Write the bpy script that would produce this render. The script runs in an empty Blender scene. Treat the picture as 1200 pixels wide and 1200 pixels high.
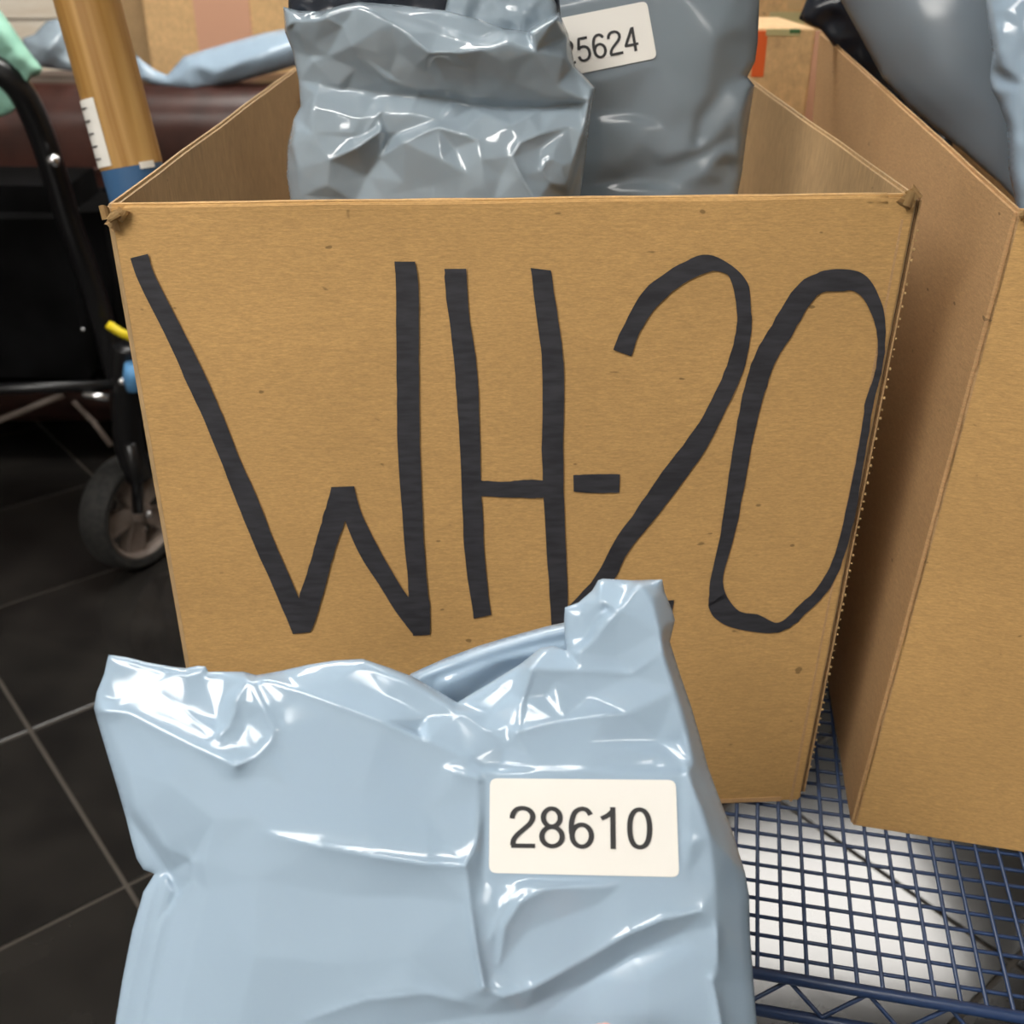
import bpy, bmesh, math, random
import numpy as np
from mathutils import Vector, Matrix, noise
from mathutils.geometry import delaunay_2d_cdt

random.seed(7)
SC = bpy.context.scene
COL = SC.collection

# ------------------------------------------------------------------ camera
F = 1250.0                         # focal length in pixels of the 1200 px frame
TH = math.radians(28.5)            # looking down
CAM = Vector((0.0, 0.0, 1.21))
FWD = Vector((0, math.cos(TH), -math.sin(TH)))
UP = Vector((0, math.sin(TH), math.cos(TH)))
cd = bpy.data.cameras.new('camera')
cam = bpy.data.objects.new('camera', cd); COL.objects.link(cam)
cam.location = CAM
cam.rotation_euler = (math.pi / 2 - TH, 0, 0)
cd.sensor_width = 36; cd.sensor_fit = 'HORIZONTAL'
cd.lens = F / 1200 * 36
cd.clip_start = 0.02
cd.dof.use_dof = True
cd.dof.focus_distance = 0.52
cd.dof.aperture_fstop = cd.lens / 2.8
SC.camera = cam

# ------------------------------------------------------------------ world, lamps, exposure
w = bpy.data.worlds.new('room_air'); SC.world = w; w.use_nodes = True
w.node_tree.nodes['Background'].inputs[0].default_value = (0.75, 0.85, 1.0, 1)
w.node_tree.nodes['Background'].inputs[1].default_value = 0.05
SC.view_settings.view_transform = 'Standard'
SC.view_settings.look = 'None'
SC.view_settings.gamma = 1
SC.view_settings.use_curve_mapping = False
SC.view_settings.exposure = 0.08
LIGHT_POWER = 17.0
# ceiling light panels: x, y centre and size (metres)
LIGHTS = [(1.40, 3.40, 1.05, .85), (-.45, -.40, 1.2, 0.3), (-.45, 1.95, 1.2, 0.75),
          (-1.35, -1.05, 1.2, 1.2), (1.3, -1.9, .6, 0.6)]
CEIL = 2.7

# ------------------------------------------------------------------ pixel helpers (real distances in metres)
def ray(px, py):
    u = (px - 600) / F; v = (600 - py) / F
    return FWD + UP * v + Vector((1, 0, 0)) * u
def at(px, py, depth): return CAM + ray(px, py) * depth
def at_y(px, py, y):
    r = ray(px, py); return CAM + r * (y / r.y)
def at_z(px, py, z):
    r = ray(px, py); return CAM + r * ((z - CAM.z) / r.z)
def on(px, py, p0, n):
    r = ray(px, py); return CAM + r * ((p0 - CAM).dot(n) / r.dot(n))

# ------------------------------------------------------------------ object helpers
def link(name, me, mat=None, parent=None, smooth=False):
    o = bpy.data.objects.new(name, me); COL.objects.link(o)
    if mat is not None and len(me.materials) == 0: me.materials.append(mat)
    if parent is not None: o.parent = parent
    if smooth:
        me.polygons.foreach_set('use_smooth', [True] * len(me.polygons))
    return o
def tag(o, label=None, cat=None, group=None, kind=None):
    if label: o['label'] = label
    if cat: o['category'] = cat
    if group: o['group'] = group
    if kind: o['kind'] = kind
    return o
def thing(name, label, cat, group=None):
    o = bpy.data.objects.new(name, None); COL.objects.link(o)
    o.empty_display_size = 0.05
    return tag(o, label, cat, group)
def from_bm(name, bm, mat, parent=None, smooth=False):
    bmesh.ops.recalc_face_normals(bm, faces=bm.faces)
    me = bpy.data.meshes.new(name); bm.to_mesh(me); bm.free()
    return link(name, me, mat, parent, smooth)
def mesh(name, verts, faces, mat, parent=None, smooth=False):
    me = bpy.data.meshes.new(name)
    me.from_pydata([tuple(v) for v in verts], [], faces); me.update()
    return link(name, me, mat, parent, smooth)
def add_box(bm, c, s, rot=None, bev=0):
    r = bmesh.ops.create_cube(bm, size=1)
    M = Matrix.Translation(c) @ (rot.to_4x4() if rot else Matrix.Identity(4)) @ Matrix.Diagonal((*s, 1))
    bmesh.ops.transform(bm, matrix=M, verts=r['verts'])
    if bev:
        es = list({e for v in r['verts'] for e in v.link_edges})
        bmesh.ops.bevel(bm, geom=es, offset=bev, segments=2, affect='EDGES', profile=0.5)
def add_tube(bm, pts, r, n=10, cap=True, smooth_path=0, squash=None):
    pts = [Vector(p) for p in pts]
    for _ in range(smooth_path):
        q = [pts[0]]
        for a, b in zip(pts, pts[1:]): q += [a * .75 + b * .25, a * .25 + b * .75]
        q.append(pts[-1]); pts = q
    rs = r if isinstance(r, (list, tuple)) else [r] * len(pts)
    if len(rs) != len(pts): rs = [rs[0]] * len(pts)
    t0 = (pts[1] - pts[0]).normalized()
    ref = Vector((0, 0, 1)) if abs(t0.z) < .9 else Vector((1, 0, 0))
    nrm = t0.cross(ref).normalized()
    rings = []
    for i, p in enumerate(pts):
        t = (pts[min(i + 1, len(pts) - 1)] - pts[max(i - 1, 0)]).normalized()
        nrm = (nrm - t * nrm.dot(t)).normalized(); b = t.cross(nrm)
        rings.append([bm.verts.new(p + (nrm * math.cos(2 * math.pi * k / n) + b * math.sin(2 * math.pi * k / n)) * rs[i]) for k in range(n)])
    for A, B in zip(rings, rings[1:]):
        for k in range(n): bm.faces.new((A[k], A[(k + 1) % n], B[(k + 1) % n], B[k]))
    if cap:
        bm.faces.new(rings[0][::-1]); bm.faces.new(rings[-1])
def tube(name, pts, r, mat, parent=None, n=10, sp=0):
    bm = bmesh.new(); add_tube(bm, pts, r, n, True, sp)
    return from_bm(name, bm, mat, parent, True)
def autosmooth(o, deg=35):
    me = o.data
    bm = bmesh.new(); bm.from_mesh(me)
    for f in bm.faces: f.smooth = True
    for e in bm.edges:
        if len(e.link_faces) == 2 and e.calc_face_angle(0) > math.radians(deg): e.smooth = False
    bm.to_mesh(me); bm.free()
    return o

# ------------------------------------------------------------------ materials
def mat(name, col, rough=.6, metal=0, spec=.5, coat=0, coat_rough=.1):
    m = bpy.data.materials.new(name); m.use_nodes = True
    b = m.node_tree.nodes['Principled BSDF']
    b.inputs['Base Color'].default_value = (*col, 1)
    b.inputs['Roughness'].default_value = rough
    b.inputs['Metallic'].default_value = metal
    b.inputs['Specular IOR Level'].default_value = spec
    b.inputs['Coat Weight'].default_value = coat
    b.inputs['Coat Roughness'].default_value = coat_rough
    return m
def vary(m, c1, c2, scale=(8, 8, 8), nscale=1.0, detail=5, bump=0.0, bdist=.001, lo=.35, hi=.65, coords='Object', rough_var=None):
    nt = m.node_tree; N = nt.nodes; L = nt.links; b = N['Principled BSDF']
    tc = N.new('ShaderNodeTexCoord'); mp = N.new('ShaderNodeMapping'); mp.inputs['Scale'].default_value = scale
    no = N.new('ShaderNodeTexNoise'); no.inputs['Scale'].default_value = nscale; no.inputs['Detail'].default_value = detail
    cr = N.new('ShaderNodeValToRGB')
    cr.color_ramp.elements[0].position = lo; cr.color_ramp.elements[0].color = (*c1, 1)
    cr.color_ramp.elements[1].position = hi; cr.color_ramp.elements[1].color = (*c2, 1)
    L.new(tc.outputs[coords], mp.inputs[0]); L.new(mp.outputs[0], no.inputs['Vector'])
    L.new(no.outputs[0], cr.inputs[0]); L.new(cr.outputs[0], b.inputs['Base Color'])
    if bump:
        bp = N.new('ShaderNodeBump'); bp.inputs['Strength'].default_value = bump; bp.inputs['Distance'].default_value = bdist
        L.new(no.outputs[0], bp.inputs['Height']); L.new(bp.outputs[0], b.inputs['Normal'])
    return m
def kraft(name, base, seed=0, fib=(130, 130, 800)):
    """corrugated board: large mottling, fine horizontal fibres, few dark specks"""
    m = mat(name, base, .72, spec=.35)
    nt = m.node_tree; N = nt.nodes; L = nt.links; b = N['Principled BSDF']
    tc = N.new('ShaderNodeTexCoord')
    def nz(sc, det, loc=0):
        mp = N.new('ShaderNodeMapping'); mp.inputs['Scale'].default_value = sc; mp.inputs['Location'].default_value = (seed * 3.1 + loc, loc, seed)
        n = N.new('ShaderNodeTexNoise'); n.inputs['Scale'].default_value = 1; n.inputs['Detail'].default_value = det
        n.inputs['Roughness'].default_value = .62
        L.new(tc.outputs['Object'], mp.inputs[0]); L.new(mp.outputs[0], n.inputs['Vector']); return n
    fibre = nz(fib, 5); fine = nz((fib[0] * 3, fib[1] * 3, fib[2] * 2), 2, 5); big = nz((9, 9, 14), 3, 9); spk = nz((130, 130, 260), 0, 2)
    def ramp(n, p0, v0, p1, v1):
        r = N.new('ShaderNodeMapRange'); r.inputs[1].default_value = p0; r.inputs[2].default_value = p1
        r.inputs[3].default_value = v0; r.inputs[4].default_value = v1; L.new(n.outputs[0], r.inputs[0]); return r
    def mul(a, c):
        k = N.new('ShaderNodeMath'); k.operation = 'MULTIPLY'; L.new(a.outputs[0], k.inputs[0]); L.new(c.outputs[0], k.inputs[1]); return k
    v = mul(mul(ramp(fibre, .3, .88, .72, 1.13), ramp(fine, .3, .9, .7, 1.14)), mul(ramp(big, .3, .93, .7, 1.06), ramp(spk, .12, .5, .165, 1.0)))
    mx = N.new('ShaderNodeVectorMath'); mx.operation = 'SCALE'; mx.inputs[0].default_value = base
    L.new(v.outputs[0], mx.inputs['Scale']); L.new(mx.outputs[0], b.inputs['Base Color'])
    bp = N.new('ShaderNodeBump'); bp.inputs['Strength'].default_value = .25; bp.inputs['Distance'].default_value = .0006
    L.new(fibre.outputs[0], bp.inputs['Height']); L.new(bp.outputs[0], b.inputs['Normal'])
    return m

M = {}
M['kraft'] = kraft('kraft_board', (.51, .305, .115))
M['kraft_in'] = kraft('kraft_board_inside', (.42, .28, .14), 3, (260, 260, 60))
M['kraft_r'] = kraft('kraft_board_side', (.45, .275, .13), 5)
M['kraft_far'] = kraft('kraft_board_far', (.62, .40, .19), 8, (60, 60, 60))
M['kraft_edge'] = mat('kraft_cut_edge', (.60, .41, .20), .8)
M['flute'] = mat('torn_flute_paper', (.46, .30, .13), .85)
M['gap_shade'] = mat('painted_gap_shade', (.10, .05, .02), .9)
M['ink'] = vary(mat('marker_ink', (.03, .031, .036), .5, spec=.5), (.026, .026, .031), (.046, .046, .054), (60, 60, 300), bump=.15, bdist=.0004)
M['mailer'] = mat('blue_grey_poly', (.325, .43, .54), .15, spec=.6)
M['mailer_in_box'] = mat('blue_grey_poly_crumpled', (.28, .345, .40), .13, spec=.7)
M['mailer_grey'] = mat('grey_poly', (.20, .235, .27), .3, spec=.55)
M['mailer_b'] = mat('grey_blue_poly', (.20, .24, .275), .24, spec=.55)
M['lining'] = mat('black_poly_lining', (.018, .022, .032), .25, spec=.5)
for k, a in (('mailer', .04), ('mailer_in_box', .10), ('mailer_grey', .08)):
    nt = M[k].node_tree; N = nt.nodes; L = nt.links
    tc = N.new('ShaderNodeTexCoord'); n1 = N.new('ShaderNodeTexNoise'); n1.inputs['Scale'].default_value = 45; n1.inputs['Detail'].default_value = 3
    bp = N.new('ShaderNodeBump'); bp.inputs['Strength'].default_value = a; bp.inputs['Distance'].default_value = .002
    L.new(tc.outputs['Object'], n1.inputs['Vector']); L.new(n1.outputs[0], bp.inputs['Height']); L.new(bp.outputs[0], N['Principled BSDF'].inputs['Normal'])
M['label'] = mat('label_paper', (.84, .82, .77), .45)
M['print'] = mat('label_print', (.035, .035, .037), .5)
M['wood'] = mat('pine', (.6, .36, .12), .45)
M['blue_wire'] = mat('blue_epoxy_wire', (.02, .045, .12), .35, spec=.5)
M['blue_paint'] = mat('blue_paint', (.035, .11, .24), .45)
M['black_tube'] = mat('black_tube', (.006, .006, .007), .3)
M['black_cloth'] = vary(mat('black_cloth', (.006, .006, .006), .95, spec=.06), (.0015, .0015, .0015), (.005, .005, .0055), (9, 9, 9))
M['rubber'] = vary(mat('rubber', (.02, .02, .02), .85), (.008, .008, .008), (.024, .023, .021), (90, 90, 90))
M['hub'] = vary(mat('grey_brown_plastic', (.1, .08, .07), .5), (.15, .115, .095), (.22, .18, .155), (20, 20, 20))
M['chrome'] = mat('chrome', (.7, .7, .72), .25, 1)
M['yellow'] = mat('yellow_plastic', (.75, .58, .01), .5)
M['sky_blue'] = mat('light_blue_plastic', (.12, .33, .62), .5)
M['mint'] = vary(mat('mint_cloth', (.35, .62, .5), .9), (.20, .42, .32), (.29, .53, .42), (20, 20, 20), bump=.3, bdist=.004)
M['leather'] = vary(mat('brown_leather', (.035, .013, .01), .36, spec=.5), (.03, .011, .008), (.06, .022, .016), (14, 14, 14), bump=.2, bdist=.003)
M['cream'] = vary(mat('cream_board', (.7, .62, .5), .7), (.66, .57, .45), (.76, .70, .60), (6, 6, 30))
M['pink_tape'] = mat('pink_kraft_tape', (.62, .34, .22), .4)
M['orange'] = mat('orange_mark', (.75, .12, .02), .6)
M['yellow_tape'] = mat('pale_green_tape', (.50, .44, .22), .3)
M['green'] = mat('green_mark', (.06, .15, .05), .6)
M['wall'] = mat('wall_paint', (.34, .32, .29), .8)
M['ceil'] = mat('ceiling_board', (.6, .6, .58), .9)
M['tile'] = vary(mat('black_floor_tile', (.02, .018, .016), .13, spec=.56), (.012, .011, .0105), (.022, .02, .018), (7, 7, 7), bump=.06, bdist=.004)
M['grout'] = mat('grout', (.06, .05, .04), .8)
M['skin'] = vary(mat('skin', (.62, .28, .17), .45), (.58, .25, .15), (.68, .33, .21), (30, 30, 30))
M['skin'].node_tree.nodes['Principled BSDF'].inputs['Subsurface Weight'].default_value = .15
M['skin'].node_tree.nodes['Principled BSDF'].inputs['Subsurface Radius'].default_value = (.01, .004, .002)
M['nail'] = mat('finger_nail', (.75, .42, .33), .25)
M['lamp_frame'] = mat('white_metal', (.8, .8, .8), .4)
dm = bpy.data.materials.new('lit_diffuser'); dm.use_nodes = True
dn = dm.node_tree.nodes; dn.clear()
em = dn.new('ShaderNodeEmission'); em.inputs[0].default_value = (1, .965, .91, 1); em.inputs[1].default_value = LIGHT_POWER
om = dn.new('ShaderNodeOutputMaterial'); dm.node_tree.links.new(em.outputs[0], om.inputs[0])
M['diffuser'] = dm
# wood grain: long streaks along the pole
nt = M['wood'].node_tree; N = nt.nodes; L = nt.links
tc = N.new('ShaderNodeTexCoord'); mp = N.new('ShaderNodeMapping'); mp.inputs['Scale'].default_value = (60, 60, 2.5)
n1 = N.new('ShaderNodeTexNoise'); n1.inputs['Scale'].default_value = 1; n1.inputs['Detail'].default_value = 4; n1.inputs['Distortion'].default_value = .5
cr = N.new('ShaderNodeValToRGB'); cr.color_ramp.elements[0].position = .38; cr.color_ramp.elements[0].color = (.34, .17, .035, 1)
cr.color_ramp.elements[1].position = .6; cr.color_ramp.elements[1].color = (.56, .34, .12, 1)
L.new(tc.outputs['Object'], mp.inputs[0]); L.new(mp.outputs[0], n1.inputs['Vector']); L.new(n1.outputs[0], cr.inputs[0]); L.new(cr.outputs[0], N['Principled BSDF'].inputs['Base Color'])

# ------------------------------------------------------------------ the room
X0, X1, Y0, Y1 = -2.9, 3.1, -2.4, 5.2
def slab(name, a, b, m):
    bm = bmesh.new(); a = Vector(a); b = Vector(b); add_box(bm, (a + b) / 2, b - a)
    return tag(from_bm(name, bm, m), kind='structure')
floor = slab('floor', (X0, Y0, -.1), (X1, Y1, -.003), M['grout'])
slab('ceiling', (X0, Y0, CEIL), (X1, Y1, CEIL + .1), M['ceil'])
slab('wall_left', (X0 - .1, Y0, 0), (X0, Y1, CEIL), M['wall'])
slab('wall_right', (X1, Y0, 0), (X1 + .1, Y1, CEIL), M['wall'])
slab('wall_back', (X0, Y1, 0), (X1, Y1 + .1, CEIL), M['wall'])
slab('wall_front', (X0, Y0 - .1, 0), (X1, Y0, CEIL), M['wall'])
# floor tiles, laid on the diagonal
TS = .436; ga = math.radians(128.8); ea = Vector((math.cos(ga), math.sin(ga), 0)); eb = Vector((ea.y, -ea.x, 0))
NODE = at_z(148, 1037, 0)                      # a crossing of the joints
bm = bmesh.new(); add_box(bm, (0, 0, -.004), (TS - .007, TS - .007, .008), None, .0012)
bmesh.ops.recalc_face_normals(bm, faces=bm.faces)
tme = bpy.data.meshes.new('tile'); bm.to_mesh(tme); bm.free(); tme.materials.append(M['tile'])
for i in range(-14, 20):
    for j in range(-14, 20):
        c = NODE + ea * (i + .5) * TS + eb * (j + .5) * TS
        if X0 + .33 < c.x < X1 - .33 and Y0 + .33 < c.y < Y1 - .33:
            t = link('tile', tme, None, floor); t.location = (c.x, c.y, 0); t.rotation_euler = (0, 0, ga)
# ceiling lights
LN = ['large square ceiling light mirrored in the floor tiles under the cart', 'narrow ceiling light nearly overhead of the held mailer',
      'ceiling light over the gap between box and sofa', 'square ceiling light behind and left of the viewer', 'smallest ceiling light, behind and right of the viewer']
for k, (x, y, sx, sy) in enumerate(LIGHTS):
    t = thing('ceiling_light', LN[k], 'ceiling light', 'ceiling light panels')
    t.location = (x, y, CEIL)
    bm = bmesh.new()
    for cx, cy, ax, ay in ((0, sy / 2 + .015, sx + .06, .03), (0, -sy / 2 - .015, sx + .06, .03), (sx / 2 + .015, 0, .03, sy), (-sx / 2 - .015, 0, .03, sy)):
        add_box(bm, Vector((cx, cy, -.02)), (ax, ay, .04))
    from_bm('frame', bm, M['lamp_frame'], t)
    bm = bmesh.new(); add_box(bm, Vector((0, 0, -.012)), (sx, sy, .02)); from_bm('diffuser', bm, M['diffuser'], t)

# ------------------------------------------------------------------ board panels and boxes
def panel(name, A, B, C, D, inward, th, m, parent, nu=14, nv=14, wob=0.0, seed=0, bulge=0.0):
    """A,B bottom left/right; D,C top left/right (outer face); thickness goes inward"""
    A, B, C, D = map(Vector, (A, B, C, D)); inward = Vector(inward).normalized()
    V = []; Fc = []
    for s in (0, 1):
        for j in range(nv + 1):
            for i in range(nu + 1):
                u = i / nu; v = j / nv
                p = (A * (1 - u) + B * u) * (1 - v) + (D * (1 - u) + C * u) * v
                nz = noise.noise(Vector((u * 6 + seed, v * 3, seed))) * wob
                edge = min(1, 6 * min(u, 1 - u))
                p = p - inward * bulge * math.sin(math.pi * u) * math.sin(math.pi * min(1, v * .8 + .1)) + Vector((0, 0, nz * edge if j == nv else 0))
                V.append(p + inward * th * s)
    W = (nu + 1) * (nv + 1)
    idx = lambda s, i, j: s * W + j * (nu + 1) + i
    for j in range(nv):
        for i in range(nu):
            Fc.append((idx(0, i, j), idx(0, i + 1, j), idx(0, i + 1, j + 1), idx(0, i, j + 1)))
            Fc.append((idx(1, i, j), idx(1, i, j + 1), idx(1, i + 1, j + 1), idx(1, i + 1, j)))
    for i in range(nu):
        Fc.append((idx(0, i, 0), idx(1, i, 0), idx(1, i + 1, 0), idx(0, i + 1, 0)))
        Fc.append((idx(0, i, nv), idx(0, i + 1, nv), idx(1, i + 1, nv), idx(1, i, nv)))
    for j in range(nv):
        Fc.append((idx(0, 0, j), idx(0, 0, j + 1), idx(1, 0, j + 1), idx(1, 0, j)))
        Fc.append((idx(0, nu, j), idx(1, nu, j), idx(1, nu, j + 1), idx(0, nu, j + 1)))
    o = mesh(name, V, Fc, m, parent)
    bm = bmesh.new(); bm.from_mesh(o.data)
    bmesh.ops.recalc_face_normals(bm, faces=bm.faces)
    es = [e for e in bm.edges if len(e.link_faces) == 2 and e.calc_face_angle(0) > 1.0]
    bmesh.ops.bevel(bm, geom=es, offset=min(.0016, th * .35), segments=2, affect='EDGES')
    bm.to_mesh(o.data); bm.free(); autosmooth(o, 40)
    return o

SH = .692                                     # top of the wire shelf
# --- main box corners
TL = at_z(122, 240, 1.093); TR = at_z(1077, 228, 1.094)
BR = at_z(943, 952, SH + .001); BL = at_z(252, 948, SH + .001)
DEP = .60
# plane of the front face through TL, TR and the bottom mid-point
FN = (TR - TL).cross((BL + BR) / 2 - TL).normalized()
if FN.y > 0: FN = -FN
FP = TL.copy()
BL = BL - FN * (BL - FP).dot(FN); BR = BR - FN * (BR - FP).dot(FN)
BL.z = BR.z = SH + .001
TLb = Vector((TL.x - .012, TL.y + DEP, 1.096)); TRb = Vector((TR.x + .012, TR.y + DEP, 1.096))
BLb = Vector((BL.x, BL.y + DEP, SH + .001)); BRb = Vector((BR.x, BR.y + DEP, SH + .001))
box = thing('cardboard_box', 'open brown cardboard box with WH-20 in black marker on its front', 'box', 'open cardboard boxes on the blue cart')
box.location = (BL + BR + BLb + BRb) / 4
PARTS = []
def adopt(root):
    """parts are built in world space; give them the root as parent without moving them"""
    for o in list(root.children):
        o.matrix_parent_inverse = Matrix.Translation(root.location).inverted()
T = .0045
panel('front_panel', BL, BR, TR, TL, -FN, .0065, M['kraft'], box, 40, 40, .0006, 2)
panel('side_panel', BL, BLb, TLb, TL, (1, 0, 0), T, M['kraft_in'], box, 30, 12, .0006, 4)
panel('side_panel', BR, BRb, TRb, TR, (-1, 0, 0), T, M['kraft_in'], box, 30, 12, .0006, 6)
panel('back_panel', BLb, BRb, TRb, TLb, (0, -1, 0), T, M['kraft_in'], box, 14, 12, .001, 8)
panel('bottom_panel', BL + Vector((.006, .008, .0)), BR + Vector((-.006, .008, 0)), BRb + Vector((-.006, -.006, 0)), BLb + Vector((.006, -.006, 0)), (0, 0, 1), T, M['kraft_in'], box, 4, 4)
# rolled top fold along the front rim
def rim_roll(A, B, r, m, parent, off):
    pts = []
    for k in range(41):
        t = k / 40; p = A.lerp(B, t) + off
        p.z += noise.noise(Vector((t * 9, 3.3, 1))) * .0007
        pts.append(p)
    o = tube('rolled_rim', pts, r, m, parent, 12)
    return o
rim_roll(TL.lerp(TR, .022), TL.lerp(TR, .962), .0042, M['kraft'], box, Vector((0, .0040, -.0040)))
# glued joint at the right edge: a second thin layer and the torn flute bumps
right_dir = (TR - TL).normalized()
jA = BR + right_dir * .0016 + Vector((0, .003, .004)); jB = TR + right_dir * .0016 + Vector((0, .003, -.002))
panel('glue_flap', jA, jA + right_dir * .0022, jB + right_dir * .0022, jB, (0, 1, 0), .006, M['kraft_r'], box, 1, 20)
panel('joint_gap_shade', BR + Vector((0, .0035, .004)), BR + right_dir * .0016 + Vector((0, .0035, .004)), TR + right_dir * .0016 + Vector((0, .0035, -.003)), TR + Vector((0, .0035, -.003)), (0, 1, 0), .003, M['gap_shade'], box, 1, 10)  # solid dark strip, its colour stands for the shade inside the joint
bm = bmesh.new()
for k in range(62):
    t = .06 + .9 * k / 61 + random.uniform(-.003, .003)
    p = jA.lerp(jB, t) + right_dir * .0024
    bmesh.ops.create_icosphere(bm, subdivisions=1, radius=random.uniform(.0004, .0009), matrix=Matrix.Translation(p) @ Matrix.Diagonal((1, 1, 1.3, 1)))
tag(from_bm('torn_fluting', bm, M['flute'], box), kind='stuff')
panel('edge_crease', BR - right_dir * .0075 - FN * -.0004, BR - right_dir * .0055 - FN * -.0004, TR - right_dir * .0055 - FN * -.0004 + Vector((0, 0, -.012)), TR - right_dir * .0075 - FN * -.0004 + Vector((0, 0, -.012)), -FN, .001, M['kraft_r'], box, 1, 20)
# bottom fold lip
panel('bottom_fold', BL + Vector((.004, -.0015, .0)), BR + Vector((-.012, -.0015, .0)), BR + Vector((-.012, -.0008, .006)), BL + Vector((.004, -.0008, .006)), -FN, .004, M['kraft_r'], box, 20, 2, .0006, 3)
def crumple(name, c, size, m, parent, seed, n=3):
    """torn, curled paper at a box corner: a few bent strips"""
    rnd = random.Random(seed); bm = bmesh.new()
    for k in range(n):
        a = rnd.uniform(0, 6.28); d = Vector((math.cos(a), -abs(math.sin(a)) * .5, rnd.uniform(-.6, .5))).normalized()
        side = d.cross(Vector((0, -1, .3))).normalized(); up = d.cross(side)
        p = Vector(c) + Vector([rnd.uniform(-1, 1) * size * .35 for _ in range(3)])
        rows = []
        for i in range(7):
            t = i / 6; ang = t * rnd.uniform(2.2, 3.4)
            q = p + d * math.sin(ang) * size * .55 + up * (1 - math.cos(ang)) * size * .35
            wv = side * size * (.35 + .2 * rnd.random())
            rows.append((q - wv, q + wv))
        vs = [[bm.verts.new(a_) for a_ in r] for r in rows]
        fs = [bm.faces.new((r0[0], r0[1], r1[1], r1[0])) for r0, r1 in zip(vs, vs[1:])]
        bmesh.ops.solidify(bm, geom=fs, thickness=.0006)
    return from_bm(name, bm, m, parent, False)
crumple('torn_corner', at(133, 250, (TL - CAM).dot(FWD) - .001), .0065, M['flute'], box, 3, 4)
crumple('torn_corner', at(131, 262, (TL - CAM).dot(FWD) + .001), .006, M['kraft_edge'], box, 5, 3)
crumple('torn_corner', at(1064, 237, (TR - CAM).dot(FWD)), .008, M['flute'], box, 8, 4)
crumple('torn_corner', at(1073, 226, (TR - CAM).dot(FWD)), .005, M['kraft_edge'], box, 11, 2)

# --- marker writing: ribbons given as pairs of edge points
def dec(lst, kind):
    sx, sy, ox, oy = {1: (.4, .4, 140, 280), 2: (.3831, .3833, 500, 280), 3: (.4, .4, 680, 280)}[kind]
    return [((a[0] * sx + ox, a[1] * sy + oy), (b[0] * sx + ox, b[1] * sy + oy)) for a, b in lst]
def ribbon(name, strokes, parent):
    V = []; Fc = []
    for si, st in enumerate(strokes):
        # subdivide with a smooth curve
        P = [(Vector((*a, 0)), Vector((*b, 0))) for a, b in st]
        out = []
        for i in range(len(P) - 1):
            for s in range(5):
                t = s / 5
                pts = []
                for side in (0, 1):
                    p0 = P[max(i - 1, 0)][side]; p1 = P[i][side]; p2 = P[i + 1][side]; p3 = P[min(i + 2, len(P) - 1)][side]
                    q = .5 * ((2 * p1) + (p2 - p0) * t + (2 * p0 - 5 * p1 + 4 * p2 - p3) * t * t + (3 * p1 - p0 - 3 * p2 + p3) * t ** 3)
                    pts.append(q)
                out.append(pts)
        out.append(list(P[-1]))
        n0 = len(V); hgt = .0009 + .00004 * si
        for a, b in out:
            for q in (a, b):
                j = noise.noise(Vector((q.x * .13, q.y * .13, 4))) * .9
                V.append(on(q.x + j, q.y + j, FP, FN) + FN * hgt)
        for k in range(len(out) - 1):
            a = n0 + 2 * k; Fc.append((a, a + 1, a + 3, a + 2))
    o = mesh(name, V, Fc, M['ink'], parent)
    bm = bmesh.new(); bm.from_mesh(o.data)
    for f in bm.faces:
        if f.normal.dot(FN) < 0: f.normal_flip()
    bm.to_mesh(o.data); bm.free()
    return o
W_ = [dec([((33, 55), (85, 43)), ((60, 130), (108, 112)), ((150, 310), (200, 292)), ((200, 425), (255, 405)), ((245, 520), (305, 520)), ((300, 655), (352, 640)), ((345, 770), (408, 765)), ((400, 905), (450, 875)), ((450, 1015), (505, 1000)), ((508, 1155), (558, 1130))], 1),
      dec([((508, 1155), (560, 1150)), ((524, 1058), (578, 1105)), ((555, 960), (610, 990)), ((580, 870), (635, 900)), ((600, 800), (658, 835)), ((622, 725), (690, 735))], 1),
      dec([((620, 725), (688, 722)), ((652, 800), (705, 790)), ((700, 915), (750, 885)), ((760, 1010), (800, 975)), ((810, 1090), (845, 1045)), ((862, 1158), (900, 1110))], 1),
      dec([((806, 65), (866, 65)), ((810, 150), (876, 150)), ((812, 400), (878, 400)), ((815, 600), (880, 600)), ((828, 800), (888, 800)), ((845, 1000), (900, 1000)), ((848, 1070), (910, 1075)), ((860, 1160), (910, 1158))], 1)]
H_ = [dec([((54, 90), (121, 90)), ((60, 180), (130, 230)), ((80, 340), (150, 360)), ((92, 480), (160, 500)), ((105, 700), (166, 740)), ((110, 850), (172, 850)), ((120, 1000), (178, 980)), ((145, 1160), (198, 1148))], 2),
      dec([((318, 88), (380, 95)), ((335, 230), (398, 220)), ((348, 330), (415, 340)), ((354, 450), (420, 450)), ((352, 640), (417, 640)), ((358, 800), (420, 800)), ((370, 1000), (428, 1000)), ((382, 1185), (433, 1185))], 2),
      dec([((160, 735), (160, 785)), ((240, 740), (240, 787)), ((310, 733), (315, 790)), ((362, 738), (362, 788))], 2)]
D_ = [dec([((448, 720), (449, 770)), ((510, 717), (510, 775)), ((590, 717), (588, 773))], 2)]
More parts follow.
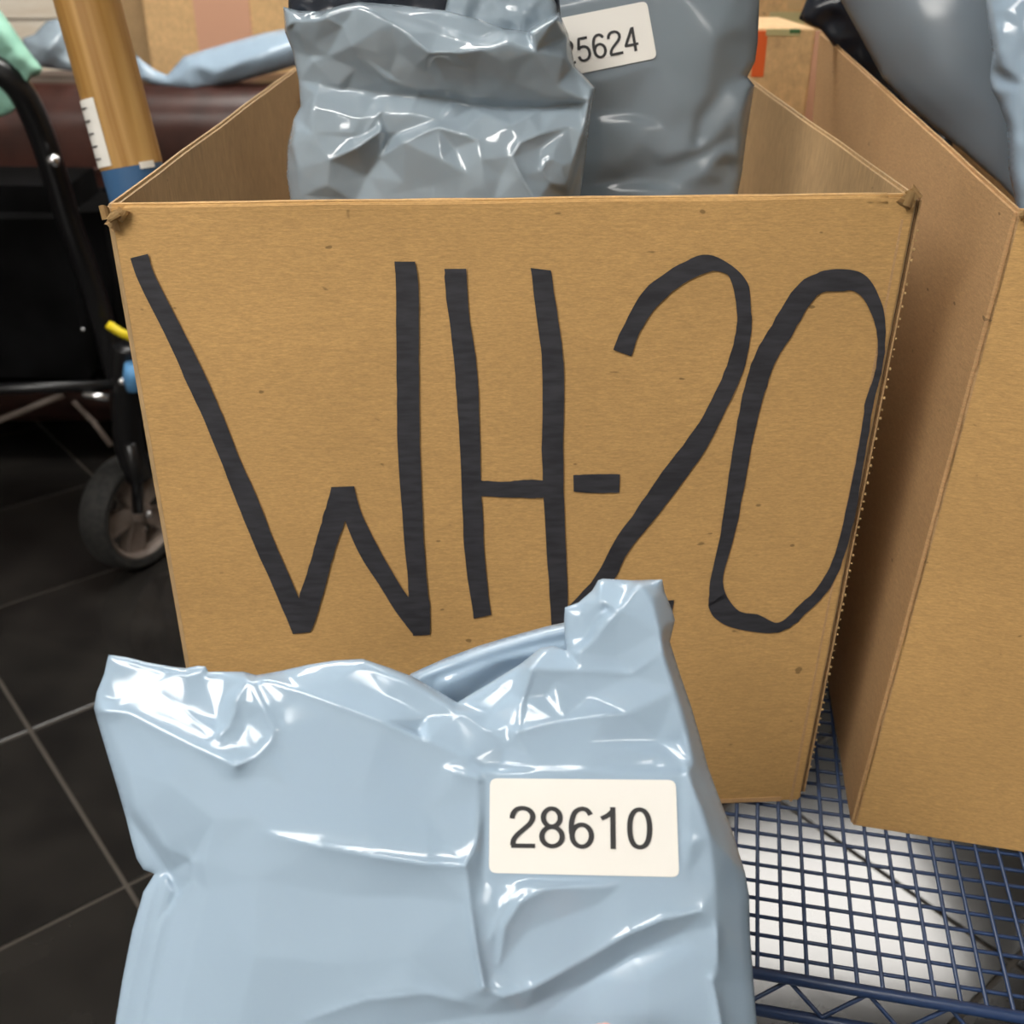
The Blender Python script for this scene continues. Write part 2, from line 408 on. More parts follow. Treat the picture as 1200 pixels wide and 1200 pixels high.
T_ = [dec([((95, 322), (148, 342)), ((130, 245), (175, 270)), ((185, 150), (225, 195)), ((270, 85), (300, 130)), ((358, 45), (378, 95)), ((430, 68), (420, 98)), ((488, 125), (440, 120)), ((498, 200), (457, 200)), ((500, 270), (455, 270)), ((475, 390), (428, 370)), ((430, 490), (385, 465)), ((370, 610), (335, 555)), ((300, 710), (240, 680)), ((220, 815), (165, 790)), ((140, 915), (98, 885)), ((100, 990), (45, 985)), ((0, 1110), (-40, 1080))], 3),
      dec([((-30, 1070), (-20, 1125)), ((100, 1062), (100, 1105)), ((275, 1056), (268, 1090))], 3)]
O_ = [dec([((375, 1075), (430, 1050)), ((380, 1000), (418, 985)), ((410, 860), (455, 850)), ((430, 720), (480, 720)), ((455, 560), (515, 540)), ((480, 430), (545, 430)), ((515, 330), (575, 350)), ((560, 250), (625, 270)), ((630, 140), (670, 190)), ((690, 100), (710, 155)), ((750, 87), (760, 153)), ((815, 95), (800, 152)), ((855, 130), (832, 180)), ((885, 200), (862, 250)), ((893, 270), (870, 320)), ((885, 370), (862, 390)), ((860, 470), (835, 470)), ((845, 560), (822, 560)), ((825, 680), (800, 680)), ((805, 800), (775, 800)), ((775, 920), (745, 920)), ((730, 1020), (700, 1010)), ((660, 1095), (630, 1080)), ((600, 1143), (580, 1122)), ((540, 1153), (520, 1098)), ((440, 1135), (465, 1088)), ((390, 1105), (430, 1048)), ((374, 1070), (424, 1035))], 3)]
for nm, st in (('letter', W_), ('letter', H_), ('dash', D_), ('digit', T_), ('digit', O_)):
    ribbon(nm, st, box)
adopt(box)

# --- box on the right
RT = at(1190, 246, .531); RB = at_z(997, 968, SH + .001)
rd = Vector((math.cos(math.radians(-13)), math.sin(math.radians(-13)), 0)); rb = Vector((math.sin(math.radians(9)), math.cos(math.radians(9)), 0))
RWID = .40
RTr = RT + rd * RWID; RBr = RB + rd * RWID
RTb = at_y(960, 36, RT.y + .60); RBb = RB + rb * .60
RTrb = Vector((RTb.x + rd.x * RWID, RTb.y + rd.y * RWID, 1.10)); RBrb = RBb + rd * RWID
box2 = thing('cardboard_box', 'plain brown cardboard box at the right edge, cut off by the frame, without writing', 'box', 'open cardboard boxes on the blue cart')
box2.location = (RB + RBr + RBb + RBrb) / 4
FN2 = rd.cross(Vector((0, 0, 1))); 
panel('front_panel', RB, RBr, RTr, RT, -FN2, .006, M['kraft'], box2, 20, 20, .0006, 12)
panel('side_panel', RB, RBb, RTb, RT, rd, T, M['kraft_r'], box2, 40, 14, .0012, 14)
panel('side_panel', RBr, RBrb, RTrb, RTr, -rd, T, M['kraft_in'], box2, 14, 12, .001, 16)
panel('back_panel', RBb, RBrb, RTrb, RTb, -rb, T, M['kraft_in'], box2, 14, 12, .001, 18)
panel('bottom_panel', RB + Vector((.008, .008, 0)), RBr + Vector((-.01, .008, 0)), RBrb + Vector((-.01, -.008, 0)), RBb + Vector((.008, -.008, 0)), (0, 0, 1), T, M['kraft_in'], box2, 4, 4)
crumple('torn_corner', RT + Vector((.004, -.001, -.003)), .007, M['flute'], box2, 21, 3)
rim_roll(RT.lerp(RTr, .03), RTr, .004, M['kraft'], box2, Vector((0, .004, -.004)))
adopt(box2)

# ------------------------------------------------------------------ poly mailers
def resample(poly, step):
    out = []
    n = len(poly)
    for i in range(n):
        a = poly[i]; b = poly[(i + 1) % n]
        d = math.hypot(b[0] - a[0], b[1] - a[1]); k = max(1, int(round(d / step)))
        for s in range(k): out.append((a[0] + (b[0] - a[0]) * s / k, a[1] + (b[1] - a[1]) * s / k))
    return out
def inside_mask(P, poly):
    x, y = P[:, 0], P[:, 1]; ins = np.zeros(len(P), bool); n = len(poly)
    for i in range(n):
        x0, y0 = poly[i]; x1, y1 = poly[(i + 1) % n]
        if y0 == y1: continue
        c = ((y0 > y) != (y1 > y)) & (x < (x1 - x0) * (y - y0) / (y1 - y0) + x0); ins ^= c
    return ins
def dist_poly(P, poly):
    d = np.full(len(P), 1e9); n = len(poly)
    for i in range(n):
        a = np.array(poly[i], float); b = np.array(poly[(i + 1) % n], float); ab = b - a
        t = np.clip(((P - a) @ ab) / max(ab @ ab, 1e-9), 0, 1)
        q = a + t[:, None] * ab; d = np.minimum(d, np.hypot(*(P - q).T))
    return d
def gauss(A, s):
    if s <= 0: return A
    r = int(3 * s) + 1; k = np.exp(-np.arange(-r, r + 1) ** 2 / (2 * s * s)); k /= k.sum()
    B = np.pad(A, r, mode='edge')
    B = np.apply_along_axis(lambda m: np.convolve(m, k, 'valid'), 0, B)
    return np.apply_along_axis(lambda m: np.convolve(m, k, 'valid'), 1, B)
class Field:
    """relief of a crumpled sheet: straight facets between control points, edges rounded off"""
    def __init__(s, ctrl, edges, bbox, res=2.0, sig=2.0, soft=9.0, keep=0.7):
        s.x0, s.y0, s.x1, s.y1 = bbox; s.res = res
        pts = [Vector((c[0], c[1])) for c in ctrl]; hs = [c[2] for c in ctrl]
        for cx, cy in ((s.x0, s.y0), (s.x1, s.y0), (s.x1, s.y1), (s.x0, s.y1)):
            pts.append(Vector((cx, cy))); hs.append(min(ctrl, key=lambda c: (c[0] - cx) ** 2 + (c[1] - cy) ** 2)[2])
        v, e, f, ov, oe, of = delaunay_2d_cdt(pts, edges, [], 0, 1e-4)
        H = []
        for i, p in enumerate(v):
            if ov[i]: H.append(hs[ov[i][0]])
            else:  # crossing of two fold lines
                dd = sorted((((p - q).length, h) for q, h in zip(pts, hs)), key=lambda t: t[0])[:3]
                H.append(sum(h / (d + 1) for d, h in dd) / sum(1 / (d + 1) for d, h in dd))
        nx = int((s.x1 - s.x0) / res) + 2; ny = int((s.y1 - s.y0) / res) + 2
        gx, gy = np.meshgrid(s.x0 + np.arange(nx) * res, s.y0 + np.arange(ny) * res)
        Z = np.zeros((ny, nx))
        for t in f:
            (ax, ay), (bx, by), (cx, cy) = [v[i] for i in t]
            i0 = max(0, int((min(ax, bx, cx) - s.x0) / res)); i1 = min(nx, int((max(ax, bx, cx) - s.x0) / res) + 2)
            j0 = max(0, int((min(ay, by, cy) - s.y0) / res)); j1 = min(ny, int((max(ay, by, cy) - s.y0) / res) + 2)
            X = gx[j0:j1, i0:i1]; Y = gy[j0:j1, i0:i1]
            D = (by - cy) * (ax - cx) + (cx - bx) * (ay - cy)
            if abs(D) < 1e-9: continue
            l0 = ((by - cy) * (X - cx) + (cx - bx) * (Y - cy)) / D; l1 = ((cy - ay) * (X - cx) + (ax - cx) * (Y - cy)) / D; l2 = 1 - l0 - l1
            m = (l0 >= -1e-6) & (l1 >= -1e-6) & (l2 >= -1e-6)
            Z[j0:j1, i0:i1][m] = (l0 * H[t[0]] + l1 * H[t[1]] + l2 * H[t[2]])[m]
        s.Z = keep * gauss(Z, sig) + (1 - keep) * gauss(Z, soft)
    def __call__(s, X, Y):
        fx = np.clip((np.asarray(X, float) - s.x0) / s.res, 0, s.Z.shape[1] - 1.001); fy = np.clip((np.asarray(Y, float) - s.y0) / s.res, 0, s.Z.shape[0] - 1.001)
        i = fx.astype(int); j = fy.astype(int); a = fx - i; b = fy - j
        Z = s.Z
        return Z[j, i] * (1 - a) * (1 - b) + Z[j, i + 1] * a * (1 - b) + Z[j + 1, i] * (1 - a) * b + Z[j + 1, i + 1] * a * b

class Mailer:
    """closed pouch: front sheet with folds, back sheet, joined at the seams. heights in millimetres"""
    def __init__(s, p0, n, outline, ctrl, edges=(), back=12, step=5, seam=16, seam_h=1.0, sig=2.0, soft=9, keep=.7, wr=.5, wscale=.02, seed=0, outline_h=0.0, ridges=(), flats=()):
        s.p0 = Vector(p0); s.n = Vector(n).normalized(); s.outline = outline; s.seam = seam; s.back = back; s.wr = wr; s.ws = wscale; s.seed = seed
        xs = [p[0] for p in outline]; ys = [p[1] for p in outline]
        s.field = Field(list(ctrl), list(edges), (min(xs) - 8, min(ys) - 8, max(xs) + 8, max(ys) + 8), 2.0, sig, soft, keep)
        s.step = step; s.oh = outline_h; s.ridges = ridges; s.flats = flats
    def height(s, P):
        d = dist_poly(P, s.outline); t = np.clip(d / s.seam, 0, 1)
        prof = np.sqrt(1 - (1 - t) ** 2)
        h = s.field(P[:, 0], P[:, 1])
        for wd, pts in s.ridges:            # sharp creases: cusp profile, height given at each point
            best = np.full(len(P), 1e9); amp = np.zeros(len(P))
            for a, b in zip(pts, pts[1:]):
                A2 = np.array(a[:2], float); ab = np.array(b[:2], float) - A2
                tt = np.clip(((P - A2) @ ab) / (ab @ ab), 0, 1); q = A2 + tt[:, None] * ab
                dd = np.hypot(*(P - q).T); mk = dd < best
                best[mk] = dd[mk]; amp[mk] = (a[2] + (b[2] - a[2]) * tt)[mk]
            h = h + amp * np.exp(-best / wd)
        for poly in s.flats:                # stiff zone under a label
            q = np.array(poly, float); hq = s.field(q[:, 0], q[:, 1]); Amat = np.c_[q, np.ones(len(q))]
            k, *_ = np.linalg.lstsq(Amat, hq, rcond=None); pl = np.c_[P, np.ones(len(P))] @ k
            dd = np.where(inside_mask(P, poly), 0, dist_poly(P, poly)); wgt = np.clip(1 - (dd - 3) / 14, 0, 1); wgt = wgt * wgt * (3 - 2 * wgt)
            h = h * (1 - wgt) + (pl + .3) * wgt
        wv = np.array([noise.noise(Vector((p[0] * s.ws + s.seed, p[1] * s.ws, s.seed))) + .5 * noise.noise(Vector((p[0] * s.ws * 2.3, p[1] * s.ws * 2.3 + s.seed, 7))) for p in P])
        return (h + wv * s.wr * (prof > 0)) * prof + s.oh * (1 - prof), prof
    def to3(s, P, H):
        out = []
        for p, h in zip(P, H):
            q = on(p[0], p[1], s.p0, s.n); d = (CAM - q).normalized()
            out.append(q + d * (h / 1000 / max(.3, d.dot(s.n))))
        return out
    def build(s, name, m, parent=None):
        ol = resample(s.outline, s.step)
        xs = [p[0] for p in ol]; ys = [p[1] for p in ol]; st = s.step
        gx, gy = np.meshgrid(np.arange(min(xs), max(xs), st), np.arange(min(ys), max(ys), st * .87))
        gx = gx + (np.arange(gx.shape[0]) % 2)[:, None] * st * .5
        G = np.stack([gx.ravel(), gy.ravel()], 1)
        G = G[inside_mask(G, s.outline)]; G = G[dist_poly(G, s.outline) > st * .45]
        pts = [Vector(p) for p in ol] + [Vector(p) for p in G]
        v, e, f, ov, oe, of = delaunay_2d_cdt(pts, [], [list(range(len(ol)))], 1, 1e-4)
        P = np.array([[a.x, a.y] for a in v]); onb = np.array([bool(o) and o[0] < len(ol) for o in ov])
        H, prof = s.height(P); H[onb] = s.oh
        Vf = s.to3(P, H)
        bn = np.array([noise.noise(Vector((p[0] * .012 + 9, p[1] * .012, s.seed))) for p in P])
        Hb = -(s.back * (1 + .35 * bn)) * prof; Hb[onb] = s.oh
        Hb = np.minimum(Hb, H - .4 * (~onb))
        Vb = s.to3(P, Hb)
        bmap = {}; verts = list(Vf)
        for i in range(len(P)):
            if onb[i]: bmap[i] = i
            else: bmap[i] = len(verts); verts.append(Vb[i])
        faces = [tuple(t) for t in f] + [tuple(bmap[i] for i in reversed(t)) for t in f]
        faces = [t for t in faces if len(set(t)) == 3]
        o = mesh(name, verts, faces, m, parent, True)
        bm = bmesh.new(); bm.from_mesh(o.data)
        bmesh.ops.recalc_face_normals(bm, faces=bm.faces)
        bm.to_mesh(o.data); bm.free()
        return o
    def patch(s, name, poly, m, parent, lift, step=6, flat=0.0):
        """thin sheet lying on the front"""
        ol = resample(poly, step); gx, gy = np.meshgrid(np.arange(min(p[0] for p in ol), max(p[0] for p in ol), step), np.arange(min(p[1] for p in ol), max(p[1] for p in ol), step))
        G = np.stack([gx.ravel(), gy.ravel()], 1); G = G[inside_mask(G, poly)]
        if len(G): G = G[dist_poly(G, poly) > step * .4]
        pts = [Vector(p) for p in ol] + [Vector(p) for p in G]
        v, e, f, ov, oe, of = delaunay_2d_cdt(pts, [], [list(range(len(ol)))], 1, 1e-4)
        P = np.array([[a.x, a.y] for a in v]); H, _ = s.height(P)
        V = s.to3(P, H + lift); Vl = s.to3(P, H + lift - .25)
        n = len(V)
        Fc = [tuple(t) for t in f] + [tuple(i + n for i in reversed(t)) for t in f]
        from collections import Counter
        ec = Counter(); 
        for t in f:
            for a, b in zip(t, list(t[1:]) + [t[0]]): ec[(a, b)] += 1
        for (a, b) in list(ec):
            if (b, a) not in ec: Fc.append((b, a, a + n, b + n))
        o = mesh(name, V + Vl, Fc, m, parent, False)
        bm = bmesh.new(); bm.from_mesh(o.data); bmesh.ops.recalc_face_normals(bm, faces=bm.faces); bm.to_mesh(o.data); bm.free()
        autosmooth(o, 40)
        return o
    def text(s, txt, c, ex, ey, hpx, wpx, m, parent, lift, sw=.105):
        """plain grotesque digits drawn as strokes, centred at pixel c; hpx = digit height, wpx = total width"""
        adv = .575; tot = adv * len(txt) - (adv - .5)
        for k, ch in enumerate(txt):
            V = []; Fc = []
            for si, st in enumerate(GLYPH[ch]):
                curved, closed, pts = st
                pts = [Vector((p[0], p[1])) for p in pts]
                if curved:
                    out = []; n = len(pts)
                    for i in range(n if closed else n - 1):
                        g = (lambda q: pts[q % n]) if closed else (lambda q: pts[max(0, min(n - 1, q))])
                        p0, p1, p2, p3 = g(i - 1), g(i), g(i + 1), g(i + 2)
                        for a in range(5):
                            t = a / 5; out.append(.5 * ((2 * p1) + (p2 - p0) * t + (2 * p0 - 5 * p1 + 4 * p2 - p3) * t * t + (3 * p1 - p0 - 3 * p2 + p3) * t ** 3))
                    if not closed: out.append(pts[-1])
                    pts = out
                n = len(pts); b0 = len(V)
                for i in range(n):
                    a = pts[(i - 1) % n] if (closed or i) else pts[0]; b = pts[(i + 1) % n] if (closed or i < n - 1) else pts[-1]
                    d = (b - a).normalized(); nn = Vector((-d.y, d.x)) * sw / 2
                    for q in (pts[i] + nn, pts[i] - nn):
                        gx = (q.x + adv * k - tot / 2) * (wpx / tot); gy = (q.y - .5) * hpx
                        V.append((c[0] + gx * ex[0] + gy * ey[0], c[1] + gx * ex[1] + gy * ey[1], lift + si * .02))
                for i in range(n if closed else n - 1):
                    e = (i + 1) % n; Fc.append((b0 + 2 * i, b0 + 2 * i + 1, b0 + 2 * e + 1, b0 + 2 * e))
            P = np.array([[v[0], v[1]] for v in V]); H, _ = s.height(P)
            W3 = s.to3(P, H + np.array([v[2] for v in V]))
            o = mesh('printed_digit', W3, Fc, m, parent)
            bm = bmesh.new(); bm.from_mesh(o.data)
            for f in bm.faces:
                if f.normal.dot(s.n) < 0: f.normal_flip()
            bm.to_mesh(o.data); bm.free()
def ell(cx_, cy_, rx, ry, p=2.0, n=16):
    out = []
    for k in range(n):
        a = 2 * math.pi * k / n; ca, sa = math.cos(a), math.sin(a)
        out.append((cx_ + rx * math.copysign(abs(ca) ** (2 / p), ca), cy_ + ry * math.copysign(abs(sa) ** (2 / p), sa)))
    return out
GLYPH = {
    '0': [(1, 1, ell(.25, .5, .195, .45, 2.3))],
    '1': [(0, 0, [(.30, 0), (.30, 1.0)]), (1, 0, [(.31, .93), (.24, .84), (.16, .775), (.07, .725)])],
    '2': [(1, 0, [(.045, .70), (.065, .81), (.13, .915), (.25, .953), (.37, .915), (.44, .82), (.445, .70), (.39, .58), (.28, .46), (.15, .32), (.075, .20), (.05, .06)]), (0, 0, [(.02, .052), (.49, .052)])],
    '8': [(1, 1, ell(.25, .735, .165, .215)), (1, 1, ell(.25, .28, .20, .23))],
    '6': [(1, 1, ell(.26, .31, .19, .262)), (1, 0, [(.07, .31), (.055, .48), (.075, .70), (.14, .88), (.26, .953), (.37, .92), (.44, .81)])],
    '5': [(0, 0, [(.45, .945), (.12, .945)]), (0, 0, [(.145, .95), (.085, .50)]), (1, 0, [(.085, .52), (.16, .59), (.27, .61), (.39, .545), (.45, .40), (.44, .22), (.36, .09), (.24, .048), (.12, .09), (.055, .25)])],
    '4': [(0, 0, [(.37, 0), (.37, .99)]), (0, 0, [(.355, .96), (.05, .31)]), (0, 0, [(.0, .285), (.50, .285)])],
}
def rrect(cs, r, n=4):
    """rounded quadrilateral from 4 corner pixels"""
    out = []
    for i in range(4):
        p = Vector(cs[i]); a = (Vector(cs[i - 1]) - p).normalized(); b = (Vector(cs[(i + 1) % 4]) - p).normalized()
        for k in range(n + 1):
            t = k / n; q = p + a * r * (1 - t) ** 2 + b * r * t ** 2
            out.append((q.x, q.y))
    return out

# ---- the mailer held up in front
fg = thing('poly_mailer', 'pale blue plastic mailer with label 28610 held up in front of the box', 'mailer bag')
P0 = CAM + FWD * .42
fo = [(127, 767), (148, 770), (172, 776), (200, 781), (217, 783), (240, 779), (244, 786), (262, 787), (285, 787), (300, 790), (330, 786), (360, 779), (392, 774), (425, 772),
      (455, 782), (482, 792), (510, 808), (536, 823), (575, 800), (610, 778), (634, 759), (641, 757), (662, 761), (677, 763), (690, 752), (662, 757),
      ]
fo = [(127, 767), (148, 770), (172, 776), (200, 781), (217, 783), (232, 780), (241, 781), (244, 787), (262, 787), (285, 787), (300, 791), (330, 786), (360, 779), (392, 774), (425, 772),
      (455, 782), (482, 792), (510, 808), (536, 823), (575, 800), (610, 778), (634, 759), (648, 757), (664, 762),
      (662, 748), (661, 728), (662, 712), (678, 706), (694, 692), (701, 680), (707, 678), (740, 680), (776, 679), (779, 694), (784, 706), (788, 716), (791, 727), (785, 752),
      (797, 790), (810, 828), (820, 862), (830, 900), (845, 940), (860, 980), (873, 1022), (878, 1050), (879, 1095), (883, 1150), (887, 1200), (889, 1290), (880, 1400), (850, 1465),
      (600, 1480), (300, 1478), (160, 1450), (120, 1380), (118, 1300), (135, 1200), (143, 1150), (155, 1090), (168, 1045), (181, 1024), (168, 1019), (160, 1006), (154, 985), (148, 960), (138, 925), (126, 885), (114, 845), (110, 830), (113, 812), (122, 790)]
C = []; E = []
def c(x, y, h): C.append((x, y, h)); return len(C) - 1
def chain(*p):
    ids = [c(*q) for q in p]
    for a, b in zip(ids, ids[1:]): E.append((a, b))
    return ids
for x, y in fo: c(x, y, 3)
# upper left folds
chain((121, 833, 9), (150, 838, 12), (180, 851, 16), (230, 876, 22), (276, 897, 27))
chain((276, 897, 27), (302, 884, 27), (322, 858, 24), (310, 830, 21), (294, 800, 15))
chain((258, 861, 19), (270, 845, 20), (276, 820, 20), (290, 797, 15))
chain((140, 824, 7), (180, 805, 6), (217, 786, 5))
chain((185, 810, 8), (220, 840, 14), (256, 860, 17))
c(240, 800, 5); c(262, 815, 8); c(290, 845, 18); c(280, 872, 21); c(255, 842, 12); c(150, 795, 5)
chain((276, 897, 27), (262, 915, 25)); c(300, 910, 26)
# long fold from the middle of the top down to the right
chain((303, 793, 14), (350, 808, 20), (400, 828, 25), (450, 845, 28), (500, 868, 29), (545, 890, 30), (578, 910, 31))
chain((425, 774, 6), (470, 792, 12), (505, 815, 14), (537, 836, 17), (565, 858, 21), (593, 872, 22))
c(400, 795, 13); c(450, 815, 15); c(500, 840, 18); c(490, 858, 16); c(350, 790, 10)
chain((593, 872, 22), (596, 850, 20), (605, 858, 21)); c(585, 905, 25)
# triangle facets under the peak
chain((605, 859, 25), (612, 820, 17), (622, 786, 18), (636, 764, 8))
chain((605, 859, 25), (660, 845, 22), (710, 836, 22), (735, 836, 20))
chain((622, 784, 19), (680, 784, 14), (741, 789, 16))
chain((677, 764, 14), (700, 745, 18), (725, 716, 22), (749, 683, 16))
chain((749, 683, 16), (764, 700, 20), (774, 740, 24), (778, 770, 25), (792, 810, 24), (803, 850, 23), (812, 895, 24))
chain((771, 766, 23), (757, 778, 20), (741, 790, 16))
chain((701, 683, 6), (703, 705, 14), (699, 725, 10), (688, 748, 5), (677, 760, 6))
c(680, 722, 6); c(712, 714, 8); c(668, 735, 5); c(770, 690, 7); c(786, 725, 6); c(722, 770, 15); c(640, 815, 12); c(600, 810, 7); c(575, 835, 12)
chain((803, 898, 24), (770, 868, 15), (735, 836, 15), (690, 815, 13), (650, 800, 14))
c(795, 870, 17); c(803, 900, 24)
# upper body
chain((620, 885, 27), (690, 870, 24), (770, 885, 23))
c(700, 905, 30); c(640, 912, 31); c(790, 912, 29)
chain((470, 873, 28), (510, 897, 30), (545, 908, 33), (575, 919, 34))
# label zone, flat
for p in ((574, 925), (574, 970), (574, 1022), (640, 970), (700, 970), (760, 970), (793, 925), (795, 970), (797, 1026), (680, 1026), (680, 925), (640, 925), (740, 1026)): c(p[0], p[1], 34 - abs(p[0] - 680) * .012)
# ridge sweeping left from the label corner
chain((573, 932, 34), (560, 985, 38), (545, 1014, 39), (500, 1012, 40), (440, 1003, 39), (380, 992, 36), (320, 978, 32))
chain((547, 1020, 39), (551, 1060, 40), (558, 1110, 40), (568, 1155, 37))
c(420, 940, 33); c(500, 950, 33); c(340, 920, 29); c(300, 960, 30); c(480, 1050, 35); c(400, 1050, 33); c(520, 990, 36)
# loops below the label
chain((585, 1130, 34), (592, 1085, 39), (610, 1055, 41), (640, 1042, 40), (720, 1025, 37), (795, 996, 36))
chain((580, 1095, 36), (588, 1065, 37), (625, 1030, 37)); c(620, 1090, 35); c(700, 1060, 34)
chain((568, 1157, 37), (590, 1167, 38), (612, 1162, 36), (625, 1160, 36))
chain((625, 1158, 38), (680, 1128, 38), (738, 1094, 39), (775, 1080, 37), (822, 1068, 35))
chain((640, 1170, 26), (690, 1150, 25), (740, 1118, 27), (800, 1092, 28))
c(690, 1190, 27); c(760, 1190, 34); c(760, 1150, 32); c(820, 1110, 30); c(560, 1190, 30); c(610, 1185, 28)
# right side ridge
chain((806, 902, 30), (820, 945, 33), (832, 980, 33), (838, 1040, 32), (840, 1085, 32), (841, 1130, 31), (836, 1152, 30), (845, 1200, 30), (846, 1300, 30))
c(815, 925, 28); c(850, 1000, 22); c(860, 1060, 17); c(866, 1120, 14); c(868, 1200, 14); c(818, 1010, 31)
# body, left
chain((128, 850, 8), (150, 905, 13), (160, 950, 14), (190, 992, 14), (222, 1010, 13))
chain((148, 955, 3), (172, 985, 5), (196, 1022, 2), (209, 1050, 3))
chain((225, 1009, 16), (226, 1030, 15), (210, 1052, 10), (190, 1130, 9), (172, 1200, 9), (160, 1300, 9))
chain((196, 1030, 8), (180, 1090, 7), (160, 1160, 6)); chain((186, 1030, 3), (170, 1090, 6), (150, 1160, 4))
c(240, 1010, 25); c(245, 1045, 24); c(230, 1100, 22); c(210, 1200, 21); c(200, 920, 22); c(250, 960, 27); c(180, 880, 17); c(200, 1300, 22)
c(300, 1030, 31); c(300, 1120, 33); c(400, 1130, 36); c(480, 1120, 38); c(520, 1180, 34); c(440, 1190, 33); c(370, 1200, 31); c(280, 1200, 29)
chain((360, 1195, 31), (420, 1165, 36), (480, 1158, 39), (540, 1170, 37))
c(500, 1200, 30); c(430, 1215, 29); c(600, 1300, 30); c(400, 1300, 30); c(750, 1300, 30); c(500, 1420, 20); c(300, 1400, 18); c(750, 1420, 20)
C = [(x, y, h * .55) for x, y, h in C]
FR = [(9, [(117, 833, 2), (150, 835, 1.5), (180, 851, 1.5), (230, 876, 1.5), (276, 897, 2)]),
      (8, [(276, 897, 2), (300, 887, 1.5), (318, 868, 1.8), (321, 855, 2), (308, 830, 2), (292, 795, 1)]),
      (6, [(258, 861, 1.5), (268, 852, 1.5), (275, 835, 1.5), (278, 815, 1.5), (290, 797, .8)]),
      (11, [(300, 972, .0), (320, 980, .8), (380, 993, 1.6), (440, 1004, 2.2), (500, 1013, 2.5), (544, 1014, 1.5)]),
      (8, [(544, 1014, 1.5), (560, 985, 1.5), (572, 942, 1.5)]), (7, [(520, 898, 0), (533, 905, 1.2), (573, 918, 1.5)]),
      (6.5, [(547, 1016, 1.2), (551, 1060, 2.0), (558, 1110, 2.8), (567, 1157, 3.6)]),
      (9, [(585, 1128, 1.4), (591, 1085, 1.5), (610, 1057, 1.5), (640, 1042, 1.2), (720, 1028, 1), (800, 992, 1.5)]),
      (6, [(575, 1100, .9), (590, 1060, 1), (625, 1030, 1)]),
      (9, [(625, 1158, 2), (680, 1128, 1), (738, 1094, 2.4), (775, 1078, 2.6), (822, 1068, 1.2)]),
      (30, [(640, 1185, -1.2), (690, 1150, -2.2), (738, 1122, -2.8), (800, 1105, -1.0)]),
      (7, [(803, 895, 1), (812, 925, 1.6), (825, 955, 1.4), (832, 980, .5)]), (5, [(838, 1078, .5), (840, 1100, 2.4), (840, 1128, 1.6)]), (5, [(834, 1148, 2), (840, 1175, 2), (845, 1205, 2.5)]),
      (7, [(568, 1160, 1.2), (590, 1168, 1.8), (618, 1160, 1)]), (7, [(360, 1195, .6), (430, 1172, 1.2), (500, 1165, 1.2), (560, 1178, .6)]),
      (8, [(303, 793, 1), (400, 828, 1.4), (500, 868, 1), (560, 895, .3)]), (7, [(425, 774, .5), (480, 795, 1), (537, 832, 1.2), (593, 870, 1)]),
      (6, [(605, 858, 1), (660, 845, .8), (735, 836, .6)]), (6, [(605, 858, .8), (614, 815, 1), (622, 786, .8), (640, 764, .4)]), (5, [(612, 852, -.6), (619, 815, -.8), (626, 795, -.5)]),
      (7, [(677, 764, .6), (710, 730, 1.2), (749, 684, 1.2)]), (8, [(749, 684, 1), (766, 715, 1), (776, 760, 1), (790, 820, .8), (806, 880, 1)]),
      (6, [(622, 785, .6), (680, 786, .8), (741, 789, 1), (757, 778, 1), (771, 766, .6)]), (4, [(704, 684, .8), (703, 705, 1), (708, 722, .8)]), (4, [(690, 745, .5), (705, 728, 1), (712, 718, .6)]),
      (4, [(182, 1034, .6), (166, 1095, .9), (148, 1180, .8)]), (4, [(200, 1045, .8), (180, 1120, .9), (165, 1200, .8)]), (7, [(152, 955, -.8), (175, 990, -1.2), (198, 1024, -1.2)]),
      (5, [(170, 950, .3), (190, 985, .8), (204, 1012, .9)]), (6, [(218, 995, .3), (225, 1010, 1.4), (224, 1035, 1.2), (209, 1052, .8)]),
      (9, [(117, 833, .8), (160, 814, .8), (215, 787, .6)]), (6, [(186, 812, .3), (225, 840, .7), (258, 861, .8)])]
FG = Mailer(P0, -FWD, fo, C, E, back=16, step=3.2, seam=12, sig=.8, soft=7, keep=.8, wr=.12, wscale=.02, seed=3, outline_h=0, ridges=FR, flats=[[(574, 912), (792, 914), (796, 1028), (573, 1023)]])
FG.build('pouch', M['mailer'], fg)
FG.patch('label', rrect([(574, 912), (792, 914), (796, 1028), (573, 1023)], 9), M['label'], fg, .7)
lab = [o for o in fg.children if o.name.startswith('label')][0]
FG.text('28610', (681, 970), (.9999, .012), (-.012, -.9999), 49, 167, M['print'], lab, 1.15)
# back sheet of the open end, arching behind the front one
bo = [(470, 800), (482, 789), (520, 772), (560, 757), (600, 745), (640, 734), (668, 728), (690, 735), (700, 775), (640, 800), (560, 850), (510, 845)]
BC = [(x, y, 2) for x, y in bo]; BE = []
for ch in (((490, 792, 9), (540, 775, 10), (600, 755, 10), (665, 738, 9)), ((510, 798, 3), (560, 778, 4), (610, 762, 4), (665, 752, 3)), ((515, 802, 6), (525, 796, 9), (570, 776, 8), (620, 765, 8), (665, 757, 8)), ((530, 830, -3), (600, 785, -3), (680, 770, -3))):
    ids = []
    for q in ch: BC.append(q); ids.append(len(BC) - 1)
    BE += list(zip(ids, ids[1:]))
Mailer(P0 + FWD * .026, -FWD, bo, BC, BE, back=2, step=4, seam=8, sig=1.5, wr=.2, seed=9).build('back_sheet', M['mailer'], fg)

